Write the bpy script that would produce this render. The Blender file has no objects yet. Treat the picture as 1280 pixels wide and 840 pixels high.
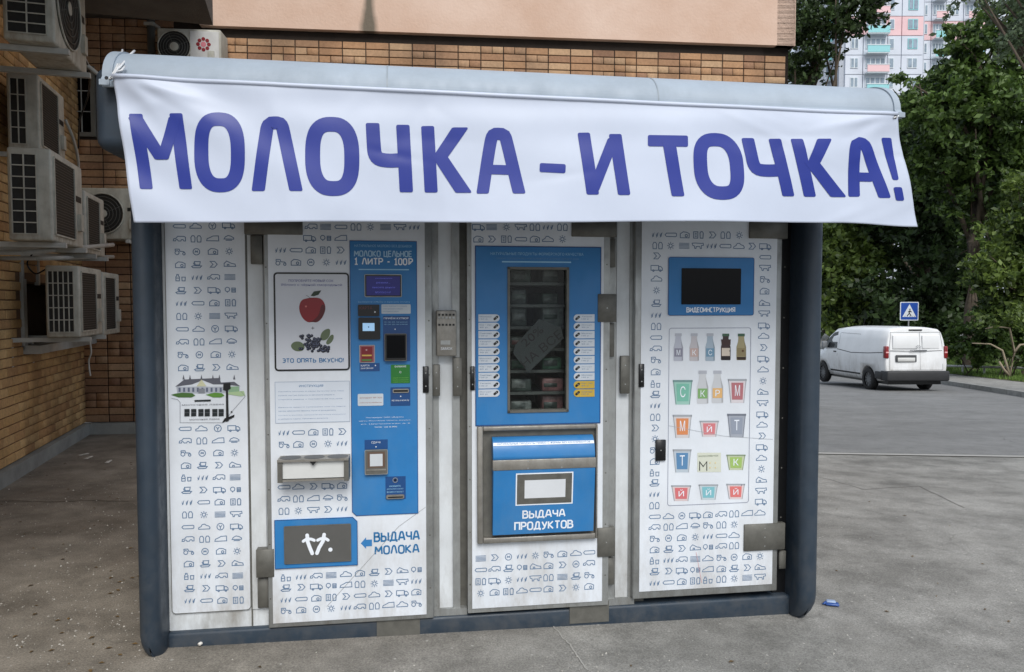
import bpy, bmesh, math, random
import numpy as np
from mathutils import Vector, Matrix
S = bpy.context.scene
COL = S.collection
R = math.radians
random.seed(7); RNG = np.random.default_rng(7)

# ------------------------------------------------------------------ camera
F, CX, CY = 920.0, 640.0, 420.0            # focal length and centre in photograph pixels
PITCH = math.atan((CY - 380) / F); EYE = 1.6
cam = bpy.data.cameras.new("camera"); co = bpy.data.objects.new("camera", cam); COL.objects.link(co)
co.location = (0, 0, EYE); co.rotation_euler = (math.pi/2 - PITCH, 0, 0)
cam.sensor_width = 36; cam.lens = F / 1280 * 36; cam.clip_end = 1500; cam.clip_start = 0.05
S.camera = co
# ------------------------------------------------------------------ light
SUN_EL, SUN_AZ = R(46), R(168)             # azimuth clockwise from +Y
w = bpy.data.worlds.new("World"); S.world = w; w.use_nodes = True
nt = w.node_tree; nt.nodes.clear()
sky = nt.nodes.new('ShaderNodeTexSky'); sky.sky_type = 'NISHITA'; sky.sun_disc = False
sky.sun_elevation = SUN_EL; sky.sun_rotation = SUN_AZ; sky.dust_density = 4; sky.air_density = 1.2
mixs = nt.nodes.new('ShaderNodeMix'); mixs.data_type = 'RGBA'; mixs.inputs[0].default_value = 0.6
mixs.inputs[7].default_value = (8.4, 9.4, 10.9, 1)
nt.links.new(sky.outputs[0], mixs.inputs[6])
bg = nt.nodes.new('ShaderNodeBackground'); bg.inputs[1].default_value = 0.056
nt.links.new(mixs.outputs[2], bg.inputs[0])
wo = nt.nodes.new('ShaderNodeOutputWorld'); nt.links.new(bg.outputs[0], wo.inputs[0])
sl = bpy.data.lights.new("sun", 'SUN'); sl.energy = 1.5; sl.angle = R(34); sl.color = (1, .985, .96)
so = bpy.data.objects.new("sun", sl); COL.objects.link(so)
so.rotation_euler = (math.pi/2 - SUN_EL, 0, math.pi - SUN_AZ + 0)
S.view_settings.view_transform = 'Standard'; S.view_settings.look = 'None'
S.view_settings.exposure = 0.82; S.view_settings.gamma = 1; S.view_settings.use_curve_mapping = False
S.cycles.max_bounces = 6

# ------------------------------------------------------------------ materials
def lin(c):
    return tuple((v/255/12.92 if v/255 <= .04045 else ((v/255+.055)/1.055)**2.4) for v in c)
def srgb(r, g, b): return lin((r, g, b)) + (1,)
MATS = {}
def grime(m, z0, z1, col, amt=.5, sc=4, floor=.12, vz=.35):
    t = m.node_tree; n = t.nodes; l = t.links; p = n['Principled BSDF']; src = p.inputs['Base Color'].links[0].from_socket
    tc = n.new('ShaderNodeTexCoord'); sx = n.new('ShaderNodeSeparateXYZ'); l.new(tc.outputs['Object'], sx.inputs[0])
    mr = n.new('ShaderNodeMapRange'); mr.inputs[1].default_value = z0; mr.inputs[2].default_value = z1; mr.inputs[3].default_value = 1; mr.inputs[4].default_value = floor; l.new(sx.outputs[2], mr.inputs[0])
    mp = n.new('ShaderNodeMapping'); mp.inputs['Scale'].default_value = (1, 1, vz); l.new(tc.outputs['Object'], mp.inputs[0])
    nz = n.new('ShaderNodeTexNoise'); nz.inputs['Scale'].default_value = sc; nz.inputs['Detail'].default_value = 8; nz.inputs['Roughness'].default_value = .7; l.new(mp.outputs[0], nz.inputs['Vector'])
    rp = n.new('ShaderNodeValToRGB'); rp.color_ramp.elements[0].position = .42; rp.color_ramp.elements[1].position = .72; rp.color_ramp.elements[0].color = (0, 0, 0, 1); l.new(nz.outputs[0], rp.inputs[0])
    mu = n.new('ShaderNodeMath'); mu.operation = 'MULTIPLY'; l.new(mr.outputs[0], mu.inputs[0]); l.new(rp.outputs[0], mu.inputs[1])
    m2 = n.new('ShaderNodeMath'); m2.operation = 'MULTIPLY'; m2.inputs[1].default_value = amt; l.new(mu.outputs[0], m2.inputs[0])
    x = n.new('ShaderNodeMix'); x.data_type = 'RGBA'; l.new(m2.outputs[0], x.inputs[0]); l.new(src, x.inputs[6]); x.inputs[7].default_value = col; l.new(x.outputs[2], p.inputs['Base Color'])
    rr = n.new('ShaderNodeMapRange'); rr.inputs[3].default_value = p.inputs['Roughness'].default_value; rr.inputs[4].default_value = min(1, p.inputs['Roughness'].default_value+.35); l.new(rp.outputs[0], rr.inputs[0]); l.new(rr.outputs[0], p.inputs['Roughness'])
def mat(name, col, rough=.6, metal=0, var=.12, vscale=6, bump=0, bscale=60, col2=None, emit=0, spec=.5, alpha_t=0, coat=0, objvar=0):
    if name in MATS: return MATS[name]
    m = bpy.data.materials.new(name); m.use_nodes = True; MATS[name] = m
    t = m.node_tree; n = t.nodes; l = t.links; p = n['Principled BSDF']
    p.inputs['Roughness'].default_value = rough; p.inputs['Metallic'].default_value = metal
    p.inputs['Specular IOR Level'].default_value = spec
    if coat: p.inputs['Coat Weight'].default_value = coat
    if len(col) == 3: col = tuple(col) + (1,)
    c2 = col2 if col2 else tuple(c*(1-var) for c in col[:3])
    if len(c2) == 3: c2 = tuple(c2) + (1,)
    tc = n.new('ShaderNodeTexCoord')
    nz = n.new('ShaderNodeTexNoise'); nz.inputs['Scale'].default_value = vscale; nz.inputs['Detail'].default_value = 5
    nz.inputs['Roughness'].default_value = .62
    l.new(tc.outputs['Object'], nz.inputs['Vector'])
    rp = n.new('ShaderNodeValToRGB'); rp.color_ramp.elements[0].position = .33; rp.color_ramp.elements[1].position = .62
    rp.color_ramp.elements[0].color = c2; rp.color_ramp.elements[1].color = col
    l.new(nz.outputs['Fac'], rp.inputs[0]); out = rp.outputs[0]
    if objvar:
        oi = n.new('ShaderNodeObjectInfo'); hs = n.new('ShaderNodeHueSaturation')
        mr = n.new('ShaderNodeMapRange'); mr.inputs[3].default_value = 1-objvar; mr.inputs[4].default_value = 1+objvar
        l.new(oi.outputs['Random'], mr.inputs[0]); l.new(mr.outputs[0], hs.inputs['Value']); l.new(out, hs.inputs['Color']); out = hs.outputs[0]
    l.new(out, p.inputs['Base Color'])
    if bump:
        nb = n.new('ShaderNodeTexNoise'); nb.inputs['Scale'].default_value = bscale; nb.inputs['Detail'].default_value = 4
        l.new(tc.outputs['Object'], nb.inputs['Vector'])
        bp = n.new('ShaderNodeBump'); bp.inputs['Strength'].default_value = bump; bp.inputs['Distance'].default_value = .01
        l.new(nb.outputs['Fac'], bp.inputs['Height']); l.new(bp.outputs[0], p.inputs['Normal'])
    if emit:
        l.new(out, p.inputs['Emission Color']); p.inputs['Emission Strength'].default_value = emit
    return m
def flat(name, r, g, b, rough=.45, **k): return mat(name, srgb(r, g, b), rough, var=k.pop('var', .06), **k)

white_sheet = mat('white printed sheet', srgb(222, 228, 235), .38, var=.10, vscale=3, bump=.04, bscale=8)
white_paint = mat('white painted metal', srgb(214, 219, 222), .45, var=.12, vscale=5)
alu = mat('grey aluminium profile', srgb(168, 171, 170), .38, metal=.55, var=.2, vscale=9)
steel = mat('brushed stainless steel', srgb(158, 155, 148), .36, metal=.55, var=.25, vscale=14, bump=.05)
dark_steel = mat('dark steel bracket', srgb(106, 105, 99), .5, metal=.25, var=.25, vscale=20)
shell_m = mat('slate blue composite shell', srgb(46, 59, 72), .42, var=.18, vscale=5, bump=.05, bscale=25)
roof_m = mat('pale grey roof cap', srgb(160, 172, 184), .5, metal=.0, var=.14, vscale=3, bump=.03, bscale=12)
blue = mat('blue printed film', srgb(42, 120, 182), .35, var=.08, vscale=5)
blue_dk = mat('dark blue print', srgb(24, 72, 128), .4, var=.1)
ink = flat('slate ink', 92, 120, 152, .5)
ink_blue = flat('blue ink', 30, 108, 160, .5)
black = mat('black plastic', srgb(18, 19, 21), .35, var=.2)
blackglass = mat('black display glass', srgb(7, 8, 11), .12, var=.1, spec=.15)
rubber = mat('dark rubber', srgb(30, 30, 31), .8, var=.3, vscale=20)
interior = mat('dark cabinet interior', srgb(44, 48, 52), .6, var=.2)

grime(white_sheet, .1, .7, srgb(150, 142, 128), .7, 7, .16); grime(white_paint, .08, .9, srgb(120, 114, 102), .8, 6, .25); grime(shell_m, .0, .6, srgb(96, 94, 90), .35, 14, .12, .8)
grime(alu, .1, 1.0, srgb(96, 90, 80), .7, 12, .4); grime(roof_m, 2.3, 2.6, srgb(130, 138, 142), .3, 6, .6); grime(blue, .2, 1.6, srgb(96, 132, 160), .35, 5, .3, .6); grime(steel, .2, 1.6, srgb(96, 88, 76), .5, 16, .5)
# ------------------------------------------------------------------ photo measurement helpers
def ray(x, y):
    X = (x-CX)/F; Y = (CY-y)/F
    return Vector((X, math.cos(PITCH)+Y*math.sin(PITCH), -math.sin(PITCH)+Y*math.cos(PITCH)))
def W(x, y, D):
    r = ray(x, y); return Vector((0, 0, EYE)) + r*(D/r.y)
A = R(8.4)
_r = ray(220, 805); _t = -EYE/_r.z; KO = Vector((_r.x*_t, _r.y*_t, 0))      # kiosk origin: left end of the door plane
def K(x, y, d=0):
    r = ray(x, y); nx, ny = math.sin(A), -math.cos(A)
    t = (d + KO.x*nx + KO.y*ny)/(r.x*nx + r.y*ny)
    X, Y, Z = r.x*t, r.y*t, EYE + r.z*t
    return ((X-KO.x)*math.cos(A) + (Y-KO.y)*math.sin(A), Z)
def KR(x0, y0, x1, y1, d=0):
    xm, ym = (x0+x1)/2, (y0+y1)/2
    return (K(x0, ym, d)[0], K(xm, y1, d)[1], K(x1, ym, d)[0], K(xm, y0, d)[1])   # u0,z0,u1,z1

# ------------------------------------------------------------------ mesh builder
TXT = {}
def text_data(s, off=0.0):
    off = 0
    k = (s, off)
    if k not in TXT:
        c = bpy.data.curves.new('t', 'FONT'); c.body = s; c.size = 1; c.offset = off; c.resolution_u = 3
        o = bpy.data.objects.new('t', c); COL.objects.link(o)
        dg = bpy.context.evaluated_depsgraph_get(); me = bpy.data.meshes.new_from_object(o.evaluated_get(dg))
        v = [(a.co.x, a.co.y) for a in me.vertices]; f = [tuple(p.vertices) for p in me.polygons]
        bpy.data.objects.remove(o); bpy.data.curves.remove(c); bpy.data.meshes.remove(me)
        TXT[k] = (v, f)
    return TXT[k]
GL = {
'А': (.7, [[(0,0),(.2,.88),(.27,1),(.43,1),(.5,.88),(.7,0)], [(.11,.33),(.59,.33)]]),
'В': (.6, [[(.32,.54),(.52,.62),(.54,.85),(.4,1),(0,1),(0,0),(.42,0),(.6,.14),(.6,.4),(.42,.54),(.0,.54)]]),
'Д': (.76, [[(0,-.16),(0,.04),(.76,.04),(.76,-.16)], [(.12,.04),(.26,.9),(.34,1),(.5,1),(.62,.9),(.62,.04)]]),
'Е': (.52, [[(.52,0),(0,0),(0,1),(.52,1)], [(0,.52),(.46,.52)]]),
'И': (.62, [[(0,1),(0,0)], [(0,.06),(.62,.94)], [(.62,1),(.62,0)]]),
'К': (.6, [[(0,1),(0,0)], [(.56,1),(.08,.52)], [(.08,.52),(.6,0)]]),
'Л': (.66, [[(0,0),(.18,.86),(.26,1),(.4,1),(.48,.86),(.66,0)]]),
'М': (.8, [[(0,0),(.06,1)], [(.06,.97),(.4,.32)], [(.4,.32),(.74,.97)], [(.74,1),(.8,0)]]),
'Н': (.6, [[(0,1),(0,0)], [(.6,1),(.6,0)], [(0,.52),(.6,.52)]]),
'О': (.62, [[(.2,0),(.06,.08),(0,.25),(0,.75),(.06,.92),(.2,1),(.42,1),(.56,.92),(.62,.75),(.62,.25),(.56,.08),(.42,0),(.18,0)]]),
'П': (.6, [[(0,0),(0,1),(.6,1),(.6,0)]]),
'Р': (.56, [[(0,0),(0,1),(.38,1),(.54,.88),(.56,.62),(.4,.46),(0,.46)]]),
'С': (.52, [[(.52,1),(.2,1),(.05,.9),(0,.72),(0,.28),(.05,.1),(.2,0),(.52,0)]]),
'Т': (.6, [[(0,1),(.6,1)], [(.3,.97),(.3,0)]]),
'У': (.6, [[(0,1),(.32,.34)], [(.6,1),(.3,.12),(.16,0),(.03,0)]]),
'Ц': (.66, [[(0,1),(0,0),(.66,0),(.66,-.18)], [(.54,1),(.54,0)]]),
'Ч': (.56, [[(0,1),(0,.6),(.1,.46),(.3,.42),(.56,.46)], [(.56,1),(.56,0)]]),
'Ы': (.8, [[(0,1),(0,0),(.34,0),(.5,.1),(.5,.44),(.34,.56),(0,.56)], [(.8,1),(.8,0)]]),
'Ь': (.52, [[(0,1),(0,0),(.34,0),(.52,.12),(.52,.44),(.34,.56),(0,.56)]]),
'Э': (.54, [[(0,1),(.34,1),(.48,.9),(.54,.72),(.54,.28),(.48,.1),(.34,0),(0,0)], [(.16,.52),(.5,.52)]]),
'Я': (.56, [[(.56,0),(.56,1),(.18,1),(.02,.88),(0,.64),(.16,.48),(.56,.48)], [(.26,.46),(0,0)]]),
'1': (.4, [[(.02,.8),(.22,1),(.22,0)], [(0,0),(.44,0)]]),
'0': (.52, [[(.16,0),(.04,.1),(0,.28),(0,.72),(.04,.9),(.16,1),(.36,1),(.48,.9),(.52,.72),(.52,.28),(.48,.1),(.36,0),(.14,0)]]),
'₽': (.66, [[(.12,0),(.12,1),(.5,1),(.66,.88),(.66,.62),(.5,.46),(0,.46)], [(0,.24),(.44,.24)]]),
'-': (.34, [[(0,.45),(.34,.45)]]), '!': (.1, [[(.05,1),(.05,.34)], [(.05,.12),(.05,-.0)]]), ' ': (.3, []),
}
class MB:
    def __init__(s): s.v = []; s.f = []; s.m = []; s.sm = []; s.mats = []
    def mi(s, m):
        if m not in s.mats: s.mats.append(m)
        return s.mats.index(m)
    def add(s, vs, fs, m, smooth=False):
        o = len(s.v); s.v += [tuple(v) for v in vs]; i = s.mi(m)
        for f in fs: s.f.append(tuple(o+k for k in f)); s.m.append(i); s.sm.append(smooth)
    def box(s, lo, hi, m):
        x0, y0, z0 = lo; x1, y1, z1 = hi
        s.add([(x0,y0,z0),(x1,y0,z0),(x1,y1,z0),(x0,y1,z0),(x0,y0,z1),(x1,y0,z1),(x1,y1,z1),(x0,y1,z1)],
              [(0,3,2,1),(4,5,6,7),(0,1,5,4),(1,2,6,5),(2,3,7,6),(3,0,4,7)], m)
    def rbox(s, lo, hi, r, m, seg=3, mtx=None):
        bm = bmesh.new(); bmesh.ops.create_cube(bm, size=1)
        c = [(a+b)/2 for a, b in zip(lo, hi)]; d = [abs(b-a) for a, b in zip(lo, hi)]
        for v in bm.verts: v.co = Vector((v.co.x*d[0]+c[0], v.co.y*d[1]+c[1], v.co.z*d[2]+c[2]))
        r = min(r, min(d)*.49)
        bmesh.ops.bevel(bm, geom=bm.edges[:], offset=r, segments=seg, affect='EDGES', profile=.5)
        if mtx: bmesh.ops.transform(bm, matrix=mtx, verts=bm.verts)
        bm.verts.index_update(); o = [v.co.copy() for v in bm.verts]
        s.add(o, [[v.index for v in f.verts] for f in bm.faces], m, True); bm.free()
    def tube(s, pts, r, m, n=8, caps=True):
        pts = [Vector(p) for p in pts]; rings = []
        rr = r if isinstance(r, (list, tuple)) else [r]*len(pts)
        for i, p in enumerate(pts):
            t = (pts[min(i+1, len(pts)-1)] - pts[max(i-1, 0)]).normalized()
            a = t.cross(Vector((0, 0, 1)));
            if a.length < .05: a = t.cross(Vector((1, 0, 0)))
            a.normalize(); b = t.cross(a)
            rings.append([p + (a*math.cos(k*2*math.pi/n) + b*math.sin(k*2*math.pi/n))*rr[i] for k in range(n)])
        vs = [v for q in rings for v in q]; fs = []
        for i in range(len(pts)-1):
            for k in range(n): fs.append((i*n+k, i*n+(k+1) % n, (i+1)*n+(k+1) % n, (i+1)*n+k))
        if caps: fs.append(tuple(range(n))[::-1]); fs.append(tuple((len(pts)-1)*n+k for k in range(n)))
        s.add(vs, fs, m, True)
    def poly3(s, pts, m): s.add(pts, [tuple(range(len(pts)))], m)
    def prism(s, pts, axis, a, b, m, smooth=False):
        """pts 2D polygon; axis 'x','y','z' extrusion from a to b"""
        def P(p, t): return {'x': (t, p[0], p[1]), 'y': (p[0], t, p[1]), 'z': (p[0], p[1], t)}[axis]
        n = len(pts); vs = [P(p, a) for p in pts] + [P(p, b) for p in pts]
        fs = [tuple(range(n)), tuple(range(2*n-1, n-1, -1))]
        s.add(vs, fs, m); o = [P(p, a) for p in pts] + [P(p, b) for p in pts]
        s.add(o, [(i, n+i, n+(i+1) % n, (i+1) % n) for i in range(n)], m, smooth)
    # ---- flat work on a vertical face: points (u,z) at distance d in front of the plane (local y = -d)
    def pg(s, pts, d, m): s.add([(p[0], -d, p[1]) for p in pts], [tuple(range(len(pts)))], m)
    def rect(s, r, d, m): s.pg([(r[0], r[1]), (r[2], r[1]), (r[2], r[3]), (r[0], r[3])], d, m)
    def rrect(s, r, rad, d, m): s.pg(rr_pts(r, rad), d, m)
    def slab(s, r, d0, d1, m): s.box((r[0], -d1, r[1]), (r[2], -d0, r[3]), m)
    def disc(s, u, z, r, d, m, n=16, sx=1): s.pg([(u+sx*r*math.cos(i*2*math.pi/n), z+r*math.sin(i*2*math.pi/n)) for i in range(n)], d, m)
    def strip(s, pts, wd, d, m, closed=False):
        vs, fs = strip_geo(pts, wd, closed); s.add([(p[0], -d, p[1]) for p in vs], fs, m)
    def text(s, t, r, d, m, off=0.0, keep=True):
        """fit text in rect r=(u0,z0,u1,z1); keep: fit to full box"""
        v, f = text_data(t, off); xs = [a[0] for a in v]; ys = [a[1] for a in v]
        x0, x1, y0, y1 = min(xs), max(xs), min(ys), max(ys)
        sx = (r[2]-r[0])/(x1-x0); sy = (r[3]-r[1])/(y1-y0)
        s.add([(r[0]+(a-x0)*sx, -d, r[1]+(b-y0)*sy) for a, b in v], f, m)
    def sign(s, t, r, d, m, wt=.15, gap=.24, pos=None):
        tot = sum(GL[c][0] for c in t)+gap*(len(t)-1); x = 0; k = 0; h = r[3]-r[1]; w_ = h*wt; sx = (r[2]-r[0]-w_)/tot; sy = h-w_
        for c in t:
            for pl in GL[c][1]:
                k += 1; q = [(r[0]+w_/2+(x+a)*sx, r[1]+w_/2+b*sy) for a, b in pl]
                vs, fs = strip_geo(q, w_); dd = d+.00015*(k % 4)
                s.add([pos(p, dd) if pos else (p[0], -dd, p[1]) for p in vs], fs, m)
            x += GL[c][0]+gap
    def build(s, name, parent=None, **tags):
        me = bpy.data.meshes.new(name); me.from_pydata([tuple(v) for v in s.v], [], s.f)
        for m in s.mats: me.materials.append(m)
        me.polygons.foreach_set('material_index', s.m); me.polygons.foreach_set('use_smooth', s.sm)
        me.update()
        o = bpy.data.objects.new(name, me); COL.objects.link(o)
        if parent: o.parent = parent
        for k, v in tags.items(): o[k] = v
        return o
def rr_pts(r, rad, n=4):
    u0, z0, u1, z1 = r; out = []
    for cx, cz, a0 in ((u1-rad, z0+rad, -90), (u1-rad, z1-rad, 0), (u0+rad, z1-rad, 90), (u0+rad, z0+rad, 180)):
        for i in range(n+1):
            a = R(a0+90*i/n); out.append((cx+rad*math.cos(a), cz+rad*math.sin(a)))
    return out
def strip_geo(pts, wd, closed=False):
    n = len(pts); L = []; Rr = []
    for i in range(n):
        p = Vector(pts[i][:2])
        a = Vector(pts[i-1][:2]) if (i > 0 or closed) else None
        b = Vector(pts[(i+1) % n][:2]) if (i < n-1 or closed) else None
        d1 = (p-a).normalized() if a is not None else None; d2 = (b-p).normalized() if b is not None else None
        if d1 is None: d1 = d2
        if d2 is None: d2 = d1
        n1 = Vector((-d1.y, d1.x)); n2 = Vector((-d2.y, d2.x)); m_ = (n1+n2)
        if m_.length < 1e-4: m_ = n1
        m_.normalize(); k = 1/max(.45, m_.dot(n1)); hw = wd/2*k
        L.append(p+m_*hw); Rr.append(p-m_*hw)
    vs = L+Rr; fs = []
    for i in range(n if closed else n-1):
        j = (i+1) % n; fs.append((i, n+i, n+j, j))
    return vs, fs
def arc(cx, cy, rx, ry, a0, a1, n=12): return [(cx+rx*math.cos(R(a0+(a1-a0)*i/n)), cy+ry*math.sin(R(a0+(a1-a0)*i/n))) for i in range(n+1)]
def empty(name, loc=(0, 0, 0), rz=0, **tags):
    o = bpy.data.objects.new(name, None); COL.objects.link(o); o.location = loc; o.rotation_euler = (0, 0, rz)
    o.empty_display_size = .2
    for k, v in tags.items(): o[k] = v
    return o
def copy_tree(o, parent=None):
    c = o.copy(); COL.objects.link(c); c.parent = parent
    for ch in list(o.children): copy_tree(ch, c)
    return c
def obj_from_np(name, v, f, m, parent=None, smooth=False, **tags):
    me = bpy.data.meshes.new(name); nf, k = f.shape
    me.vertices.add(len(v)); me.vertices.foreach_set('co', np.ascontiguousarray(v, dtype=np.float32).ravel())
    me.loops.add(nf*k); me.loops.foreach_set('vertex_index', np.ascontiguousarray(f, dtype=np.int32).ravel())
    me.polygons.add(nf); me.polygons.foreach_set('loop_start', np.arange(0, nf*k, k, dtype=np.int32))
    me.update(calc_edges=True); me.validate()
    me.materials.append(m); o = bpy.data.objects.new(name, me); COL.objects.link(o)
    if parent: o.parent = parent
    for kk, vv in tags.items(): o[kk] = vv
    return o

# ================================================================== GROUND
def sst(x, a, b): t = max(0, min(1, (x-a)/(b-a))); return t*t*(3-2*t)
def g(x, y):
    s = sst(x, .2, 4.0)
    return -.0575*max(0, min(y, 34)-4.6)*s - .011*max(0, min(x+1.6, 3.6))
def G(px, py):
    D = 5.0
    for _ in range(60):
        p = W(px, py, D); r = ray(px, py); D += (g(p.x, p.y)-p.z)/(r.z/r.y)*.6 if r.z < 0 else 0
        D = max(1, min(D, 200))
    p = W(px, py, D); return Vector((p.x, p.y, g(p.x, p.y)))
def asphalt(name, c1, c2, speck=.75, crack=.3, scale=1.0, east=None, soft=0):
    m = bpy.data.materials.new(name); m.use_nodes = True; t = m.node_tree; n = t.nodes; l = t.links; p = n['Principled BSDF']
    p.inputs['Roughness'].default_value = .85; p.inputs['Specular IOR Level'].default_value = .35
    tc = n.new('ShaderNodeTexCoord')
    def noise(sc, det=6, ro=.6, vec=None, sy=1):
        a = n.new('ShaderNodeTexNoise'); a.inputs['Scale'].default_value = sc*scale; a.inputs['Detail'].default_value = det; a.inputs['Roughness'].default_value = ro
        mp = n.new('ShaderNodeMapping'); mp.inputs['Scale'].default_value = (1, sy, 1)
        l.new(tc.outputs['Object'], mp.inputs[0]); l.new(mp.outputs[0], a.inputs['Vector']); return a
    def ramp(src, a, b, ca, cb):
        r_ = n.new('ShaderNodeValToRGB'); e = r_.color_ramp.elements; e[0].position = a; e[1].position = b; e[0].color = ca; e[1].color = cb
        l.new(src, r_.inputs[0]); return r_
    def mix(f, a, b, mode='MIX'):
        x = n.new('ShaderNodeMix'); x.data_type = 'RGBA'; x.blend_type = mode
        if isinstance(f, float): x.inputs[0].default_value = f
        else: l.new(f, x.inputs[0])
        for i, q in ((6, a), (7, b)):
            if isinstance(q, tuple): x.inputs[i].default_value = q
            else: l.new(q, x.inputs[i])
        return x.outputs[2]
    big = ramp(noise(.55, 5, .6, sy=1.6).outputs[0], .36, .64, c1, c2)
    if east:
        b2 = ramp(noise(.7, 5, .6, sy=1.6).outputs[0], .36, .64, *east); sx = n.new('ShaderNodeSeparateXYZ'); l.new(tc.outputs['Object'], sx.inputs[0])
        mr = n.new('ShaderNodeMapRange'); mr.inputs[1].default_value = -1.8; mr.inputs[2].default_value = .6; l.new(sx.outputs[0], mr.inputs[0])
        bigo = mix(mr.outputs[0], big.outputs[0], b2.outputs[0])
    else: bigo = big.outputs[0]
    mid = ramp(noise(3.2, 6, .7).outputs[0], .34, .62, tuple(v+(1-v)*soft for v in (.68, .68, .67))+(1,), tuple(v+(1-v)*soft for v in (1.14, 1.14, 1.13))+(1,))
    fin = ramp(noise(110, 4, .8).outputs[0], .32, .68, (.55, .55, .55, 1), (1.4, 1.4, 1.4, 1))
    c = mix(1.0, bigo, mid.outputs[0], 'MULTIPLY'); c = mix(1.0, c, fin.outputs[0], 'MULTIPLY')
    # pale grit
    vo = n.new('ShaderNodeTexVoronoi'); vo.inputs['Scale'].default_value = 32*scale; l.new(tc.outputs['Object'], vo.inputs['Vector'])
    sep = n.new('ShaderNodeSeparateColor'); l.new(vo.outputs['Color'], sep.inputs[0])
    gt = n.new('ShaderNodeMath'); gt.operation = 'GREATER_THAN'; gt.inputs[1].default_value = .955; l.new(sep.outputs[0], gt.inputs[0])
    lt = n.new('ShaderNodeMath'); lt.operation = 'LESS_THAN'; lt.inputs[1].default_value = .22; l.new(vo.outputs['Distance'], lt.inputs[0])
    mu = n.new('ShaderNodeMath'); mu.operation = 'MULTIPLY'; l.new(gt.outputs[0], mu.inputs[0]); l.new(lt.outputs[0], mu.inputs[1])
    mu2 = n.new('ShaderNodeMath'); mu2.operation = 'MULTIPLY'; mu2.inputs[1].default_value = speck; l.new(mu.outputs[0], mu2.inputs[0])
    c = mix(mu2.outputs[0], c, (.42, .41, .38, 1))
    # cracks
    dn = noise(2.2, 4, .6); mp = n.new('ShaderNodeMix'); mp.data_type = 'RGBA'; mp.inputs[0].default_value = .25
    l.new(tc.outputs['Object'], mp.inputs[6]); l.new(dn.outputs['Color'], mp.inputs[7])
    v2 = n.new('ShaderNodeTexVoronoi'); v2.feature = 'DISTANCE_TO_EDGE'; v2.inputs['Scale'].default_value = .9; l.new(mp.outputs[2], v2.inputs['Vector'])
    cr = ramp(v2.outputs['Distance'], .0, .006, (1, 1, 1, 1), (0, 0, 0, 1))
    mk = ramp(noise(.9, 3).outputs[0], .5, .62, (0, 0, 0, 1), (crack, crack, crack, 1))
    cm = mix(1.0, cr.outputs[0], mk.outputs[0], 'MULTIPLY')
    c = mix(cm, c, (.03, .03, .028, 1)); l.new(c, p.inputs['Base Color'])
    bp = n.new('ShaderNodeBump'); bp.inputs['Strength'].default_value = .5; bp.inputs['Distance'].default_value = .006
    l.new(noise(70, 6, .75).outputs[0], bp.inputs['Height']); l.new(bp.outputs[0], p.inputs['Normal'])
    return m
def sheet(name, xs, ys, m, dz=0, fn=None, **tags):
    v = []; f = []; nx, ny = len(xs), len(ys)
    for y in ys:
        for x in xs:
            X, Y = (fn(x, y) if fn else (x, y)); v.append((X, Y, g(X, Y)+dz))
    for j in range(ny-1):
        for i in range(nx-1): f.append((j*nx+i, j*nx+i+1, (j+1)*nx+i+1, (j+1)*nx+i))
    o = obj_from_np(name, np.array(v), np.array(f), m, **tags)
    for p in o.data.polygons: p.use_smooth = True
    return o
asph = asphalt('worn brownish asphalt', srgb(108, 101, 92), srgb(146, 140, 130), east=(srgb(122, 121, 117), srgb(150, 149, 145)))
road_m = asphalt('grey road asphalt', srgb(120, 120, 119), srgb(132, 132, 131), .3, .4, soft=.5)
walk_m = asphalt('pavement asphalt', srgb(140, 138, 134), srgb(154, 152, 147), .2, .1)
conc = mat('weathered concrete', srgb(150, 150, 146), .85, var=.3, vscale=5, bump=.3, bscale=40)
xs = [-300, -80, -30, -12] + [-8+i*.4 for i in range(80)] + [26, 32, 45, 80, 300]
ys = [-40, -10, -3, 0] + [1+i*.4 for i in range(90)] + [40, 60, 100, 200, 600]
sheet('ground', xs, ys, asph, kind='structure')
E0 = G(1030, 567); E1 = G(1280, 571); ed = (E1-E0).normalized()
def road_fn(s, t):      # s along the strip, t beyond it
    return (E0.x + ed.x*s - 0*t, E0.y + ed.y*s + t)
sheet('road', [-1.6+.4*i for i in range(60)] + [26, 40, 80], [0.0] + [.5*i for i in range(1, 60)] + [34, 45], road_m, .006, road_fn, kind='structure')
sheet('concrete_edge_strip', [-1.6+.4*i for i in range(60)] + [26, 40], [-.09, .03], flat('pale edge concrete', 164, 163, 158, .9), .010, road_fn, kind='structure')
# kerb, pavement, lawn on the far side of the road
KA = Vector((13.75, 19.8)); KB = Vector((15.5, 26.4)); kd = (KB-KA).normalized(); kn = Vector((kd.y, -kd.x))
def kerb_fn(s, t): return (KA.x + kd.x*s + kn.x*t, KA.y + kd.y*s + kn.y*t)
ss = [-14 + .8*i for i in range(70)]
mb = MB()
for s in [-12+1.0*i for i in range(50)]:
    q = [kerb_fn(s+.01, 0), kerb_fn(s+.99, 0), kerb_fn(s+.99, .16), kerb_fn(s+.01, .16)]
    zz = [g(*a) for a in q]
    vs = [(a[0], a[1], z-.1) for a, z in zip(q, zz)] + [(a[0], a[1], z+.15) for a, z in zip(q, zz)]
    mb.add(vs, [(4, 5, 6, 7), (0, 1, 5, 4), (1, 2, 6, 5), (2, 3, 7, 6), (3, 0, 4, 7)], conc)
mb.build('kerb', kind='structure')
sheet('pavement', ss, [.16, .8, 1.6, 2.3], walk_m, .14, kerb_fn, kind='structure')
soil = mat('grassy soil', srgb(62, 74, 36), .95, col2=srgb(92, 82, 58), vscale=1.2, bump=.5, bscale=20)
sheet('lawn', ss, [2.3, 3, 4, 6, 9, 14, 25, 45], soil, .15, kerb_fn, kind='structure')
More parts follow.
